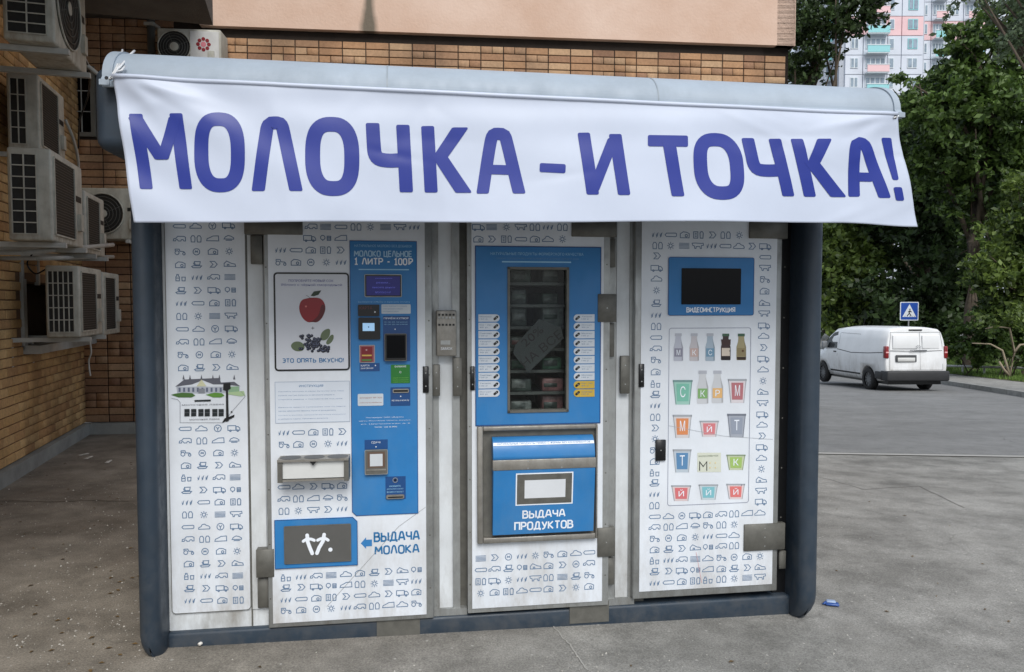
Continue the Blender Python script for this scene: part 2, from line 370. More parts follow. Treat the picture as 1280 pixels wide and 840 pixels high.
# grass blades
nb = 26000; s_ = RNG.uniform(-8, 24, nb); t_ = RNG.uniform(2.32, 10, nb)
bx = KA.x+kd.x*s_+kn.x*t_; by = KA.y+kd.y*s_+kn.y*t_; bz = np.array([g(a, b)+.15 for a, b in zip(bx, by)])
an = RNG.uniform(0, 6.28, nb); h = RNG.uniform(.06, .2, nb); wdt = .02
V = np.stack([np.stack([bx-np.cos(an)*wdt, by-np.sin(an)*wdt, bz], 1), np.stack([bx+np.cos(an)*wdt, by+np.sin(an)*wdt, bz], 1),
              np.stack([bx+np.sin(an)*h*.3, by+np.cos(an)*h*.3, bz+h], 1)], 1).reshape(-1, 3)
grass_m = mat('grass', srgb(96, 122, 48), .8, col2=srgb(58, 84, 30), vscale=1.5)
obj_from_np('grass', V, np.arange(nb*3).reshape(-1, 3), grass_m, kind='stuff', label='short green grass on the strip behind the pavement', category='grass')

# ================================================================== KIOSK
kiosk = empty('vending_kiosk', (KO.x, KO.y, 0), A, label='white and slate milk vending kiosk with three machine doors standing on the asphalt', category='kiosk')
UL, UR = -.118, 3.17
# shells
for (a, b, nm) in ((UL, -.025, 'side_shell'), (3.072, UR, 'side_shell')):
    m_ = MB(); prof = []
    r0 = .045
    # horizontal section of the shell: rounded front edge; swept up the side, bottom tucked back
    def sec(z, tuck):
        y1 = 1.5; f_ = -.155 + tuck; out = []
        sgn = 1 if a < 1 else -1
        lo, hi = (a, b)
        side = tuck*.55 if tuck > 0 else 0
        if a < 1: lo += side
        else: hi -= side
        pts = [(hi, y1, z)]
        for i in range(7):
            an_ = R(0-90*i/6); pts.append((hi-r0+r0*math.cos(an_), f_+r0+r0*math.sin(an_), z))
        for i in range(7):
            an_ = R(-90-90*i/6); pts.append((lo+r0+r0*math.cos(an_), f_+r0+r0*math.sin(an_), z))
        pts.append((lo, y1, z)); return pts
    zs = [(-.055, .11), (-.04, .075), (-.015, .045), (.02, .022), (.06, .006), (.1, 0), (1, 0), (2.2, 0), (2.45, 0)]
    rings = [sec(*q) for q in zs]; n_ = len(rings[0]); vs = [p for r_ in rings for p in r_]; fs = []
    for i in range(len(rings)-1):
        for k in range(n_): fs.append((i*n_+k, i*n_+(k+1) % n_, (i+1)*n_+(k+1) % n_, (i+1)*n_+k))
    fs.append(tuple(range(n_))); m_.add(vs, fs, shell_m, True)
    m_.build(nm, kiosk)
m_ = MB(); m_.rbox((-.03, -.035, -.045), (3.08, 1.5, .066), .015, shell_m); m_.build('bottom_sill', kiosk)
for q in ((471, 770, 525, 796), (712, 752, 761, 778)):
    m_ = MB(); r = KR(*q, .036); m_.slab((r[0], max(r[1], -.03), r[2], r[3]), .03, .039, dark_steel); m_.build('sill_plate', kiosk)
m_ = MB()
# overhang body: rounded fascia box behind the banner
m_.rbox((-.085, -.585, 2.185), (3.235, .3, 2.5), .045, shell_m, 5)
m_.build('overhang', kiosk)
m_ = MB()   # soffit panel and carcass
m_.box((-.02, 1.42, .06), (3.07, 1.46, 2.3), white_paint); m_.box((-.02, .05, .066), (3.07, 1.42, .08), interior)
m_.box((-.02, -.0, 2.14), (3.07, 1.42, 2.183), interior)
m_.build('carcass', kiosk)
# roof cap
prof = [(-.63, 2.405), (-.645, 2.405), (-.645, 2.425), (-.625, 2.432)]
for i in range(22):
    an_ = R(180-90*i/21); prof.append((-.38+.235*math.cos(an_), 2.44+.15*math.sin(an_)+.004))
NP = len(prof)
prof += [(0, 2.63), (.6, 2.65), (1.55, 2.62), (1.55, 2.5), (-.36, 2.5), (-.55, 2.43)]
m_ = MB(); m_.prism(prof, 'x', -.028, 3.215, roof_m, False); m_.build('roof_cap', kiosk)
for (x0, x1) in ((-.036, -.0), (3.196, 3.226)):
    p2 = [(a*1.0 + (-.006 if i < NP else 0), b+.004) for i, (a, b) in enumerate(prof)]; m_ = MB(); m_.prism(p2, 'x', x0, x1, roof_m); m_.build('roof_end_cap', kiosk)
seam_g = flat('roof seam grey', 138, 148, 156)
for px in (484, 822):
    u = K(px, 100, .6)[0]; m_ = MB(); P2 = prof[3:NP]; vs = [(u+k*.0025, a-.0012, b+.0012) for (a, b) in P2 for k in (-1, 1)]
    m_.add(vs, [(2*i, 2*i+1, 2*i+3, 2*i+2) for i in range(len(P2)-1)], seam_g); m_.build('roof_seam', kiosk)

# --- icons ---------------------------------------------------------
def circ(cx, cy, r, n=12, ry=None): return ('c', [(cx+r*math.cos(i*2*math.pi/n), cy+(ry or r)*math.sin(i*2*math.pi/n)) for i in range(n)])
def c_(*p): return ('c', list(p))
def o_(*p): return ('o', list(p))
def f_(*p): return ('f', list(p))
ICON = {
 'bar': [c_((-.95,0),(-.72,.26),(.8,.28),(.95,.18),(.95,-.18),(.8,-.28),(-.72,-.26))],
 'cloud': [c_((-.9,-.36),(-.9,-.12),(-.5,.08),(-.32,.4),(.05,.46),(.35,.22),(.72,.12),(.9,-.12),(.85,-.36))],
 'wheel': [circ(0,0,.55,14), o_((-.25,.22),(0,-.05),(.25,.22)), o_((0,-.05),(0,-.4))],
 'truck': [c_((-.95,.4),(.3,.4),(.3,-.35),(-.95,-.35)), c_((.36,.24),(.68,.24),(.95,-.04),(.95,-.35),(.36,-.35)), circ(-.55,-.42,.13,8), circ(.6,-.42,.13,8)],
 'car': [c_((-.98,-.28),(-.92,.02),(-.55,.12),(-.3,.44),(.65,.44),(.92,.3),(.92,-.28),(.66,-.3),(.55,-.08),(.3,-.08),(.2,-.3),(-.2,-.3),(-.35,-.08),(-.55,-.08),(-.65,-.3))],
 'cow': [c_((-.95,.4),(-.5,.44),(.6,.4),(.9,.44),(.95,.1),(.6,.05),(.62,-.4),(.42,-.4),(.35,-.1),(-.25,-.1),(-.3,-.4),(-.5,-.4),(-.55,-.02),(-.85,.08))],
 'jars': [c_((-.75,-.5),(-.8,.2),(-.62,.5),(-.32,.5),(-.15,.2),(-.2,-.5)), c_((.2,-.5),(.15,.2),(.32,.5),(.62,.5),(.8,.2),(.75,-.5))],
 'van': [c_((-.95,-.35),(-.85,-.02),(-.35,.2),(.05,.42),(.9,.45),(.95,-.35))],
 'rain': [c_((-.75,-.1),(-.55,.25),(-.1,.46),(.35,.35),(.75,.1),(.75,-.12)), o_((-.5,-.3),(.5,-.3))],
 'tractor': [circ(-.45,-.12,.32,10), circ(.62,-.28,.2,8), o_((-.75,.45),(-.1,.45),(.0,.1),(.62,.05),(.75,-.1)), o_((-.75,.45),(-.7,.15))],
 'mcirc': [circ(0,0,.52,14), o_((-.22,-.15),(-.15,.12),(0,-.03),(.15,.12),(.22,-.15))],
 'house': [c_((-.75,-.45),(-.75,.15),(-.3,.48),(.3,.42),(.75,.2),(.72,-.45)), circ(.25,-.12,.2,8)],
 'hill': [c_((-.85,-.35),(-.85,.1),(-.45,.5),(-.05,.3),(.3,.12),(.85,.02),(.95,-.35)), o_((-.35,-.35),(-.35,-.05),(-.1,-.05),(-.1,-.35))],
 'sun': [circ(0,0,.28,10), o_((0,.42),(0,.58)), o_((0,-.42),(0,-.58)), o_((.42,0),(.58,0)), o_((-.42,0),(-.58,0)), o_((.3,.3),(.42,.42)), o_((-.3,.3),(-.42,.42)), o_((.3,-.3),(.42,-.42)), o_((-.3,-.3),(-.42,-.42))],
 'cup': [c_((-.35,.5),(.55,.5),(.45,-.05),(-.25,-.05)), o_((-.25,.3),(-.5,.25),(-.4,.0),(-.25,0)), c_((-.8,-.3),(-.5,-.18),(.75,-.2),(.5,-.5),(-.6,-.5))],
 'fish': [c_((-.5,.48),(.2,.48),(.6,.02),(.2,-.45),(-.5,-.45),(-.05,.0))],
 'bottle': [c_((-.75,-.5),(-.75,.15),(-.6,.3),(-.6,.52),(-.35,.52),(-.35,.3),(-.2,.15),(-.2,-.5)), c_((.22,-.5),(.18,.1),(.72,.1),(.68,-.5)), o_((-.7,-.05),(-.25,-.05))],
 'grass': [f_((-.85,-.42),(-.62,-.3),(-.45,.45),(-.62,.2)), f_((-.85,-.1),(-.72,-.3),(-.8,.3)), f_((-.2,-.45),(.02,-.3),(.2,.45),(0,.2)), f_((-.2,-.1),(-.08,-.3),(-.12,.3)), f_((.42,-.42),(.66,-.3),(.86,.45),(.64,.2)), f_((.42,-.1),(.56,-.3),(.5,.3))],
 'lines': [o_((-.85,.4),(.85,.4)), o_((-.85,.2),(.85,.2)), o_((-.85,0),(.85,0)), o_((-.85,-.2),(.85,-.2)), o_((-.85,-.4),(.85,-.4))],
 'trees': [circ(-.45,.08,.36,9), o_((-.45,-.25),(-.45,-.45)), c_((.25,.3),(.8,.3),(.8,-.35),(.25,-.35)), o_((.25,.08),(.8,.08)), o_((.25,-.14),(.8,-.14))],
 'pack': [c_((-.8,-.5),(-.8,.5),(-.1,.5),(-.1,-.5)), o_((-.6,.25),(-.3,.25)), o_((-.6,.0),(-.3,.0)), o_((-.6,-.25),(-.3,-.25)), c_((.3,-.5),(.25,.3),(.4,.52),(.65,.52),(.8,.3),(.75,-.5))],
}
def icon(m_, k, px, py, d, sc=7.9):
    u, z = K(px, py, d); s = sc*3.5/920*(1+(px-600)*.00018)
    for i, (t, pts) in enumerate(ICON[k]):
        q = [(u+a*s, z+b*s*1.02) for a, b in pts]; dd = d+.0003*(i+1)
        if t == 'f': m_.pg(q, dd, ink)
        else: m_.strip(q, .0037 if k != 'lines' else .0028, dd, ink, t == 'c')
def lerp(a, b, t): return a+(b-a)*t
ROWS8 = ['bar cloud wheel truck', 'car jars van rain', 'tractor mcirc house sun', 'house cup fish hill', 'bottle grass car lines', 'cup fish truck trees', 'grass bar house pack', 'jars sun lines cow']

# --- fixed left panel -----------------------------------------------
m_ = MB(); m_.box((-.025, -.004, .066), (.46, .03, 2.14), white_paint)
m_.slab((.345, .066, .352, 2.14), .004, .007, dark_steel)
m_.slab((.352, .15, .42, 2.14), .004, .012, white_paint)
m_.build('wall_panel', kiosk)
lp = empty('side_display', (0, 0, 0)); lp.parent = kiosk
m_ = MB(); m_.prism(rr_pts((-.012, .148, .345, 2.13), .018), 'y', -.012, -.004, white_sheet)
m_.strip(rr_pts((-.0105, .1495, .3435, 2.1285), .018), .003, .0124, dark_steel, True); m_.build('printed_sheet', lp)
m_ = MB()
for r_ in range(27):
    y = 282.8+16.1*r_ if r_ < 12 else 536+15.36*(r_-12)
    for c, k in enumerate(ROWS8[r_ % 8].split() if r_ < 12 else ROWS8[(r_-12) % 8].split()):
        x = lerp((224, 244.6, 265.4, 285.7)[c], (237.5, 258, 278, 298)[c], (y-282.8)/468)
        icon(m_, k, x, y-.3*c, .0125)
m_.build('printed_icons', lp, kind='stuff')
# house picture
m_ = MB(); d = .0125
pic_g = flat('picture grey', 128, 132, 140); pic_w = flat('picture window', 22, 30, 34); pic_green = flat('picture green', 92, 140, 52); pic_dg = flat('picture dark green', 70, 108, 48); pic_y = flat('picture cream', 205, 205, 170); pic_roof = flat('picture roof', 92, 94, 104)
def Z(x, y, ox=200, oy=460, sc=10.5): return K(ox+x/sc, oy+y/sc, d)
def zp(pts): return [Z(*p) for p in pts]
m_.pg(zp([(215,245),(1045,245),(1040,330),(225,335)]), d+.0004, flat('picture wall', 176, 182, 192))
m_.pg(zp([(200,245),(320,150),(780,130),(800,190),(975,180),(1055,240),(840,215),(700,215),(560,160),(420,215)]), d+.0008, pic_roof)
m_.pg(zp([(480,240),(545,150),(610,240)]), d+.0012, pic_y)
for x in (395, 545, 695, 310, 780, 975): m_.pg(zp([(x-14,150),(x,85),(x+14,150)]), d+.0016, pic_roof)
for i in range(10): x = 245+i*60; m_.pg(zp([(x,258),(x+26,258),(x+26,312),(x,312)]), d+.002, flat('picture dusk', 96, 104, 124))
m_.pg(zp([(505,270),(590,270),(590,332),(505,332)]), d+.0022, pic_g)
m_.pg(zp([(900,245),(1035,240),(1045,325),(905,330)]), d+.0014, flat('picture foliage', 140, 175, 140))
for (x0, x1, mm) in ((145, 465, pic_dg), (600, 850, pic_green)):
    m_.pg(zp([(x0,350),(x0+60,335),((x0+x1)/2,322),(x1-40,330),(x1,360),(x1-50,385),(x0+100,385)]), d+.0024, mm)
m_.pg(zp([(890,320),(1100,300),(1120,360),(1060,370),(900,345)]), d+.0024, flat('picture pale green', 170, 195, 150))
m_.strip(zp([(150,395),(230,410),(265,450),(265,715),(820,715),(1120,370),(1060,300)]), .0016, d+.003, pic_g)
m_.pg(zp([(455,420),(668,412),(668,436),(455,442)]), d+.003, pic_w)
for x in (322, 410, 505, 588, 688, 770):
    m_.pg(zp([(x,538),(x+68,536),(x+68,630),(x,634)]), d+.003, pic_w); m_.strip(zp([(x, 585), (x+68, 585)]), .001, d+.0034, pic_g)
for (y, x0, x1) in ((480, 290, 840), (672, 390, 780)):
    a, b = Z(x0, y+14), Z(x1, y-14); m_.text('молочная лавка', (a[0], a[1], b[0], b[1]), d+.003, pic_g)
m_.build('house_picture', lp)
m_ = MB(); m_.pg(zp([(835,200),(925,195),(930,270),(895,290),(905,690),(870,705),(868,300),(830,285)]), d+.0045, black)
m_.pg(zp([(815,720),(850,660),(980,610),(975,640),(880,690)]), d+.0042, black); m_.disc(*Z(942, 575), .004, d+.0045, black)
m_.build('paint_drip', lp, label='black paint drip over the house picture')

# --- mullions --------------------------------------------------------
m_ = MB()
for (a, b, lo) in ((545, 583, 0), (757, 795, 0)):
    u0, u1 = K(a-8, 500, 0)[0], K(b+12, 500, 0)[0]; m_.slab((u0, .066, u1, 2.14), -.04, -.01, dark_steel)
m_.slab((3.0, .066, 3.075, 2.14), -.04, -.012, black)
m_.build('gap_backing', kiosk)
m_ = MB()
for (x0, x1, mm, dd) in ((541, 549, alu, .012), (549, 566, white_paint, .006), (566, 575, alu, .02), (757, 769, alu, .015), (769.5, 786, white_paint, .006), (786, 790, alu, .016)):
    u0, u1 = K(x0, 600, dd)[0], K(x1, 600, dd)[0]; m_.slab((u0, .1, u1, 2.14), -.01, dd, mm)
m_.slab((K(541, 600, 0)[0], .066, K(583, 600, 0)[0], .1), -.01, .024, alu); m_.slab((K(757, 600, 0)[0], .066, K(792, 600, 0)[0], .1), -.01, .024, alu)
m_.build('mullion', kiosk)

D1 = .05
def door_frame(u0, z0, u1, z1, hole=None, dd=D1):
    m_ = MB()
    if not hole: m_.rbox((u0, -dd, z0), (u1, 0.0, z1), .006, alu, 2); return m_
    a, b, c, e = hole
    for q in ((u0, z0, a, z1), (c, z0, u1, z1), (a, z0, c, b), (a, e, c, z1)): m_.slab(q, 0, dd, alu)
    return m_
def ring(m_, o, i, d, m):
    for q in ((o[0], o[1], i[0], o[3]), (i[2], o[1], o[2], o[3]), (i[0], o[1], i[2], i[1]), (i[0], i[3], i[2], o[3])): m_.rect(q, d, m)
def screws(m_, pts, d, r=.004):
    for u, z in pts: m_.disc(u, z, r, d, alu, 8)
def plate(parent, name, px, d0, d1, m=dark_steel, n=2, vert=True, lab=None):
    r = KR(*px, d1); m_ = MB(); m_.rbox((r[0], -d1, r[1]), (r[2], -d0, r[3]), .002, m, 1)
    if n:
        for i in range(n):
            t = (i+.5)/n; u, z = ((r[0]+r[2])/2, lerp(r[1], r[3], t)) if vert else (lerp(r[0], r[2], t), (r[1]+r[3])/2)
            m_.disc(u, z, .0035, d1+.0005, alu, 8)
    o = m_.build(name, parent)
    if lab: o['label'] = lab
    return o
def SG(m, t, r, d, mm, **k): m.sign(t, r, d, mm, **k)
letters_w = flat('white ink', 232, 238, 245)

# ============ DOOR 1: milk dispenser
dr = empty('door', label='left machine door with the milk dispenser'); dr.parent = kiosk
door_frame(.43, .068, 1.207, 2.12).build('door_frame', dr)
d = D1+.004
sh = KR(343, 285, 533, 766, d)
m_ = MB(); m_.slab((.452, .092, 1.172, 2.11), D1, d, white_sheet); m_.strip([(1.17, .62), (1.04, .53), (.70, .16)], .0015, d+.002, alu); m_.build('printed_sheet', dr)
# icons
m_ = MB(); dI = d+.0005
def row(ks, xs, y0, y1=None):
    ks = ks.split(); y1 = y0 if y1 is None else y1
    for i, k in enumerate(ks): icon(m_, k, xs[i], lerp(y0, y1, i/max(1, len(ks)-1)), dI)
row('car lines bar jars sun lines cow grass', [389, 407, 426, 445, 463, 482, 500, 518], 283.5, 284)
row('truck trees van', [387, 407, 426], 297.7); row('grass bar house pack fish', [351, 370, 388.5, 407, 425.5], 312.7); row('tractor house mcirc sun grass', [351, 370, 388.5, 408, 426.5], 328)
xs5 = [355, 373, 391.7, 410, 427.7]
row('grass bar house pack fish', xs5, 541, 539.5); row('tractor house mcirc sun grass', xs5, 556, 554)
row('bar cloud fish truck house', xs5, 609, 607); row('car jars van rain tractor', xs5, 624, 622); row('jars sun cow fish grass', xs5, 639, 636)
xs10 = [357.5, 376.5, 395.5, 414, 432.5, 450, 468, 485.5, 503, 520.5]
for ks, y0, y1 in (('bottle grass car lines cloud house cup fish hill trees', 722.3, 712), ('cup fish truck trees van jars sun lines cow grass', 735, 726.5), ('grass bar house pack fish bar cloud fish truck house', 750, 740), ('tractor house mcirc sun grass car jars van cloud tractor', 763.5, 754.5)): row(ks, xs10, y0, y1)
m_.build('printed_icons', dr, kind='stuff')
# poster
dp = d+.003
r = KR(342.5, 340.5, 437, 463.5, dp); m_ = MB()
m_.prism(rr_pts(r, .015), 'y', -dp, -d, mat('poster paper', srgb(206, 210, 218), .3, var=.04)); e = .004
m_.strip(rr_pts((r[0]+e, r[1]+e, r[2]-e, r[3]-e), .014), .008, dp+.0006, black, True)
def zq(x, y): return K(335+x/6, 330+y/6, dp)
def chaik(P, it=2):
    for _ in range(it):
        Q = []
        for i in range(len(P)): a, b = P[i], P[(i+1) % len(P)]; Q += [(a[0]*.75+b[0]*.25, a[1]*.75+b[1]*.25), (a[0]*.25+b[0]*.75, a[1]*.25+b[1]*.75)]
        P = Q
    return P
violet = flat('violet ink', 92, 96, 160)
for (t, x0, y0, x1, y1, mm, of) in (('ПОПРОБУЙТЕ НОВЫЙ СОК', 155, 112, 490, 134, violet, .02), ('Яблоко с чёрной смородиной', 98, 148, 555, 168, violet, .02), ('+', 325, 470, 347, 492, black, 0), ('ЭТО ОПЯТЬ ВКУСНО!', 108, 703, 570, 742, ink_blue, .02)):
    a = zq(x0, y1); b = zq(x1, y0)
    if t[:3] == 'ЭТО': m_.sign(t, (a[0], a[1], b[0], b[1]), dp+.001, mm, .17)
    else: m_.text(t, (a[0], a[1], b[0], b[1]), dp+.001, mm, of)
red1 = flat('apple red', 138, 18, 30, .3); red2 = flat('apple dark red', 88, 8, 18, .3); red3 = flat('apple highlight', 205, 110, 105, .3)
leafc = flat('leaf dark', 44, 62, 44); leafc2 = flat('leaf olive', 96, 110, 82); berry = flat('berry', 26, 28, 44, .3); berry2 = flat('berry sheen', 96, 104, 130, .3)
m_.pg([zq(x, y) for x, y in chaik(((300,255),(360,250),(405,262),(432,310),(428,360),(400,415),(365,440),(335,434),(300,440),(262,412),(236,360),(233,310),(252,268)))][::-1], dp+.001, red1)
m_.pg([zq(x, y) for x, y in chaik(((400,300),(432,310),(428,360),(400,415),(365,440),(335,434),(300,440),(340,425),(385,380)))][::-1], dp+.0014, red2)
m_.disc(*zq(285, 318), .0045, dp+.0014, red3)
m_.strip([zq(325, 262), (zq(305, 245)), zq(285, 232)], .0014, dp+.0018, black)
m_.pg([zq(x, y) for x, y in ((320,238),(345,205),(400,198),(380,230),(345,242))][::-1], dp+.0016, leafc)
for pts in (((165,615),(195,580),(250,582),(280,620),(260,655),(200,655)), ((390,545),(410,500),(465,478),(468,530),(440,570),(400,575)), ((430,590),(470,530),(495,530),(490,575),(450,610))):
    m_.pg([zq(*p) for p in chaik(pts)][::-1], dp+.001, leafc2)
rb = random.Random(3)
for i in range(80):
    t = rb.random(); x = 350+(rb.random()-.5)*130+(rb.random()-.5)*110; top = 530 if x < 350 else (560 if x < 400 else 615); y = lerp(top, 655, rb.random())
    u, z = zq(x, y); m_.disc(u, z, .0072, dp+.0016+i*.00002, berry, 8); m_.disc(u-.0018, z+.002, .0022, dp+.0034+i*.00001, berry2, 6)
m_.build('poster', dr)
# instruction sheet
m_ = MB(); r = KR(344, 477, 437, 528, dp); m_.rect(r, d+.0012, flat('pale paper', 212, 220, 230)); m_.strip([(r[0], r[1]), (r[2], r[1]), (r[2], r[3]), (r[0], r[3])], .002, d+.002, flat('pale line', 150, 165, 185), True)
tl = ['Налейте молоко в свою бутылку или тару', 'купите чистую бутылку в автомате рядом и', 'откройте дверцу и поставьте её под кран', '', 'Внесите деньги купюрами или по карте', 'затем нажмите кнопку пуск и дождитесь', 'полного налива, закройте бутылку крышкой', 'и заберите сдачу. Приятного аппетита']
pale_ink = flat('pale blue ink', 128, 154, 184)
a = K(374, 484.5, d); b = K(404, 480.5, d); m_.text('ИНСТРУКЦИЯ', (a[0], a[1], b[0], b[1]), d+.002, ink_blue, .02)
for i, t in enumerate(tl):
    if t:
        x1 = (430, 418, 428, 0, 432, 420, 432, 410)[i]; y = 489+i*4.9; a = K(348, y+1.5, d); b = K(x1, y-1.5, d); m_.text(t, (a[0], a[1], b[0], b[1]), d+.002, pale_ink, .015)
m_.build('instruction_sheet', dr)
# blue control panel
cp = MB(); u0, z0, u1, z1 = KR(437.3, 301.5, 521, 643, dp); z0 = K(480, 643.5, dp)[1]
u0 = .822; u1 = K(522, 500, dp)[0]
cp.prism([(u0, z0+.02), (u0+.02, z0), (u1, z0), (u1, z1), (u0, z1)], 'y', -dp, -d, blue)
cp.strip([(u0+.001, z0+.02), (u0+.02, z0+.001), (u1-.001, z0+.001), (u1-.001, z1), (u0+.001, z1)], .003, dp+.0005, blue_dk, True)
def zc(x, y, ox=430, oy=295, sc=7.636): return K(ox+x/sc, oy+y/sc, dp)
def T(m_, t, q, mm, off=.0, dd=.001, **k):
    a = zc(q[0], q[3], **k); b = zc(q[2], q[1], **k); m_.text(t, (a[0], a[1], b[0], b[1]), dp+dd, mm, off)
def Rc(q, **k): a = zc(q[0], q[3], **k); b = zc(q[2], q[1], **k); return (a[0], a[1], b[0], b[1])
pale_blue = flat('pale blue print', 150, 200, 230)
T(cp, 'НАТУРАЛЬНОЕ МОЛОКО БЕЗ ДОБАВОК', (100, 86, 650, 108), pale_blue, .02)
cp.sign('МОЛОКО ЦЕЛЬНОЕ', Rc((95, 142, 650, 198)), dp+.001, flat('sky blue ink', 168, 205, 230), .16)
cp.sign('1 ЛИТР - 100₽', Rc((98, 212, 658, 276)), dp+.001, letters_w, .17)
cp.rect(Rc((140, 317, 620, 324)), dp+.001, pale_blue); T(cp, 'выберите объём и внесите оплату', (135, 622, 630, 638), pale_blue, .01)
K2 = dict(ox=430, oy=510, sc=6.0)
for i, (t, x0, x1) in enumerate((('Поставщик: ООО «Ферма»', 165, 450), ('адрес: Московская область, деревня,', 112, 500), ('ул. Центральная, д. 8', 125, 495), ('телефон 8-800', 228, 398))):
    T(cp, t, (x0, 62+24*i, x1, 78+24*i), letters_w, .01, **K2)
cp.build('control_panel', dr)
def part(name, q, d0, d1, m, frame=None, rad=.004, **k):
    m2 = MB(); r = Rc(q, **k); m2.prism(rr_pts(r, rad), 'y', -(dp+d1), -(dp+d0), m)
    if frame: m2.strip(rr_pts(r, rad), .003, dp+d1+.0006, frame, True)
    return m2
# status display
m2 = part('lcd', (200, 370, 548, 580), 0, .004, black, alu); m2.rect(Rc((216, 386, 534, 566)), dp+.0045, mat('lit blue display', srgb(16, 18, 104), .3, emit=.12))
for (t, q) in (('выберите', (300, 400, 460, 410)), ('режим...', (310, 440, 440, 458)), ('внесите деньги', (272, 486, 486, 502)), ('МОЛОКО 0 Р', (300, 530, 446, 546))): T(m2, t, q, flat('display text', 90, 96, 190, emit=.2), .01, .006)
m2.build('display', dr)
# card reader etc
m2 = part('x', (135, 655, 338, 765), 0, .006, black); T(m2, 'КАРТА', (150, 672, 270, 700), flat('dim red', 110, 60, 64), .02, .007); m2.disc(*zc(296, 725), .0035, dp+.007, letters_w, 10); m2.build('card_slot', dr)
m2 = part('x', (358, 652, 636, 742), 0, .002, flat('white label', 196, 206, 214))
for i in range(3): T(m2, 'оплата принимается купюрами', (370, 664+26*i, 600-40*i, 678+26*i), pale_ink, .01, .003)
m2.build('sticker', dr)
KB2 = dict(ox=430, oy=400, sc=7.636)
m2 = part('x', (140, -25, 345, 185), 0, .014, black, None, .006, **KB2); r = Rc((180, 28, 292, 104), **KB2); m2.rect(r, dp+.0146, flat('lit terminal screen', 150, 190, 225, emit=.3)); m2.disc((r[0]+r[2])/2, (r[1]+r[3])/2, .003, dp+.0152, blue_dk, 8)
m2.build('payment_terminal', dr)
m2 = part('x', (375, -40, 630, 395), 0, .001, blue_dk, None, .002, **KB2)
T(m2, 'ПРИЁМ КУПЮР', (380, -30, 615, -8), letters_w, .02, .002, **KB2)
for i in range(2): T(m2, '50, 100, 200, 500 рублей', (385, 14+22*i, 605, 26+22*i), pale_blue, .01, .002, **KB2)
def diamond(m2, x, y, **k):
    u, z = zc(x, y, **k); s = .0036; m2.pg([(u, z-s), (u+s, z), (u, z+s), (u-s, z)], dp+.0024, letters_w); 
diamond(m2, 488, 88, **KB2); m2.build('bill_panel', dr)
m2 = part('x', (392, 130, 595, 385), .001, .022, black, dark_steel, .004, **KB2); r = Rc((410, 145, 582, 360), **KB2); m2.rect(r, dp+.0226, blackglass); m2.build('bill_acceptor', dr)
m2 = part('x', (150, 240, 292, 405), 0, .004, flat('card frame', 150, 90, 96), alu, .003, **KB2)
m2.rect(Rc((166, 255, 272, 400), **KB2), dp+.0046, flat('card red', 120, 24, 34)); m2.disc(*zc(215, 285, **KB2), .0042, dp+.005, flat('card pink', 190, 150, 150), 12)
m2.rect(Rc((172, 330, 265, 345), **KB2), dp+.005, flat('card yellow', 200, 170, 80)); m2.rect(Rc((172, 372, 265, 392), **KB2), dp+.005, flat('card green', 80, 120, 60)); m2.build('card_sticker', dr)
m2 = part('x', (150, 410, 340, 490), 0, .0015, blue_dk, None, .002, **KB2); T(m2, 'КАРТА', (162, 425, 245, 443), letters_w, .03, .003, **KB2); T(m2, 'БАНКОВСКАЯ', (162, 452, 278, 468), letters_w, .02, .003, **KB2); diamond(m2, 300, 434, **KB2); m2.build('sticker', dr)
m2 = part('x', (132, 702, 375, 820), 0, .002, flat('white label', 196, 206, 214), None, .005, **KB2)
T(m2, 'аппарат № 325', (150, 732, 362, 752), flat('orange ink', 170, 120, 110), .02, .003, **KB2); T(m2, 'обслуживание', (150, 780, 360, 796), flat('orange ink', 170, 120, 110), .02, .003, **KB2); m2.build('sticker', dr)
m2 = part('x', (448, 425, 630, 605), 0, .002, flat('green notice', 34, 116, 44), None, .003, **KB2); T(m2, 'ВНИМАНИЕ', (485, 434, 594, 452), letters_w, .03, .003, **KB2)
u, z = zc(538, 497, **KB2); m2.strip(arc(u, z, .0042, .0042, 0, 345, 12), .0012, dp+.003, letters_w)
for i in range(3): T(m2, 'камера наблюдения', (468, 545+20*i, 615, 558+20*i), flat('lime ink', 120, 190, 80), .01, .003, **KB2)
m2.build('green_notice', dr)
m2 = part('x', (445, 640, 632, 820), 0, .0015, blue_dk, None, .003, **KB2); T(m2, 'ЖЕТОНЫ И МОНЕТЫ', (455, 758, 620, 775), letters_w, .02, .003, **KB2); diamond(m2, 541, 728, **KB2); m2.build('coin_panel', dr)
m2 = part('x', (465, 655, 618, 695), .0015, .006, steel, None, .005, **KB2); m2.rect(Rc((475, 665, 610, 686), **KB2), dp+.0066, black); m2.build('coin_slot', dr)
m2 = part('x', (155, 235, 328, 310), 0, .0015, blue_dk, None, .001, **K2); T(m2, 'СДАЧА', (205, 248, 275, 268), letters_w, .03, .003, **K2); diamond(m2, 240, 290, **K2); m2.build('sticker', dr)
m2 = part('x', (160, 308, 326, 494), 0, .016, dark_steel, alu, .004, **K2); m2.rect(Rc((178, 322, 308, 445), **K2), dp+.0166, flat('brown bezel', 96, 78, 66)); m2.rect(Rc((196, 338, 290, 432), **K2), dp+.0172, flat('pale insert', 196, 202, 206)); m2.rect(Rc((170, 450, 316, 466), **K2), dp+.0172, steel); m2.build('change_tray', dr)
m2 = part('x', (312, 510, 462, 685), 0, .0015, blue_dk, None, .002, **K2); u, z = zc(384, 540, **K2); m2.strip(arc(u, z, .011, .011, 0, 350, 14), .003, dp+.003, alu); m2.disc(u, z, .006, dp+.003, black, 10)
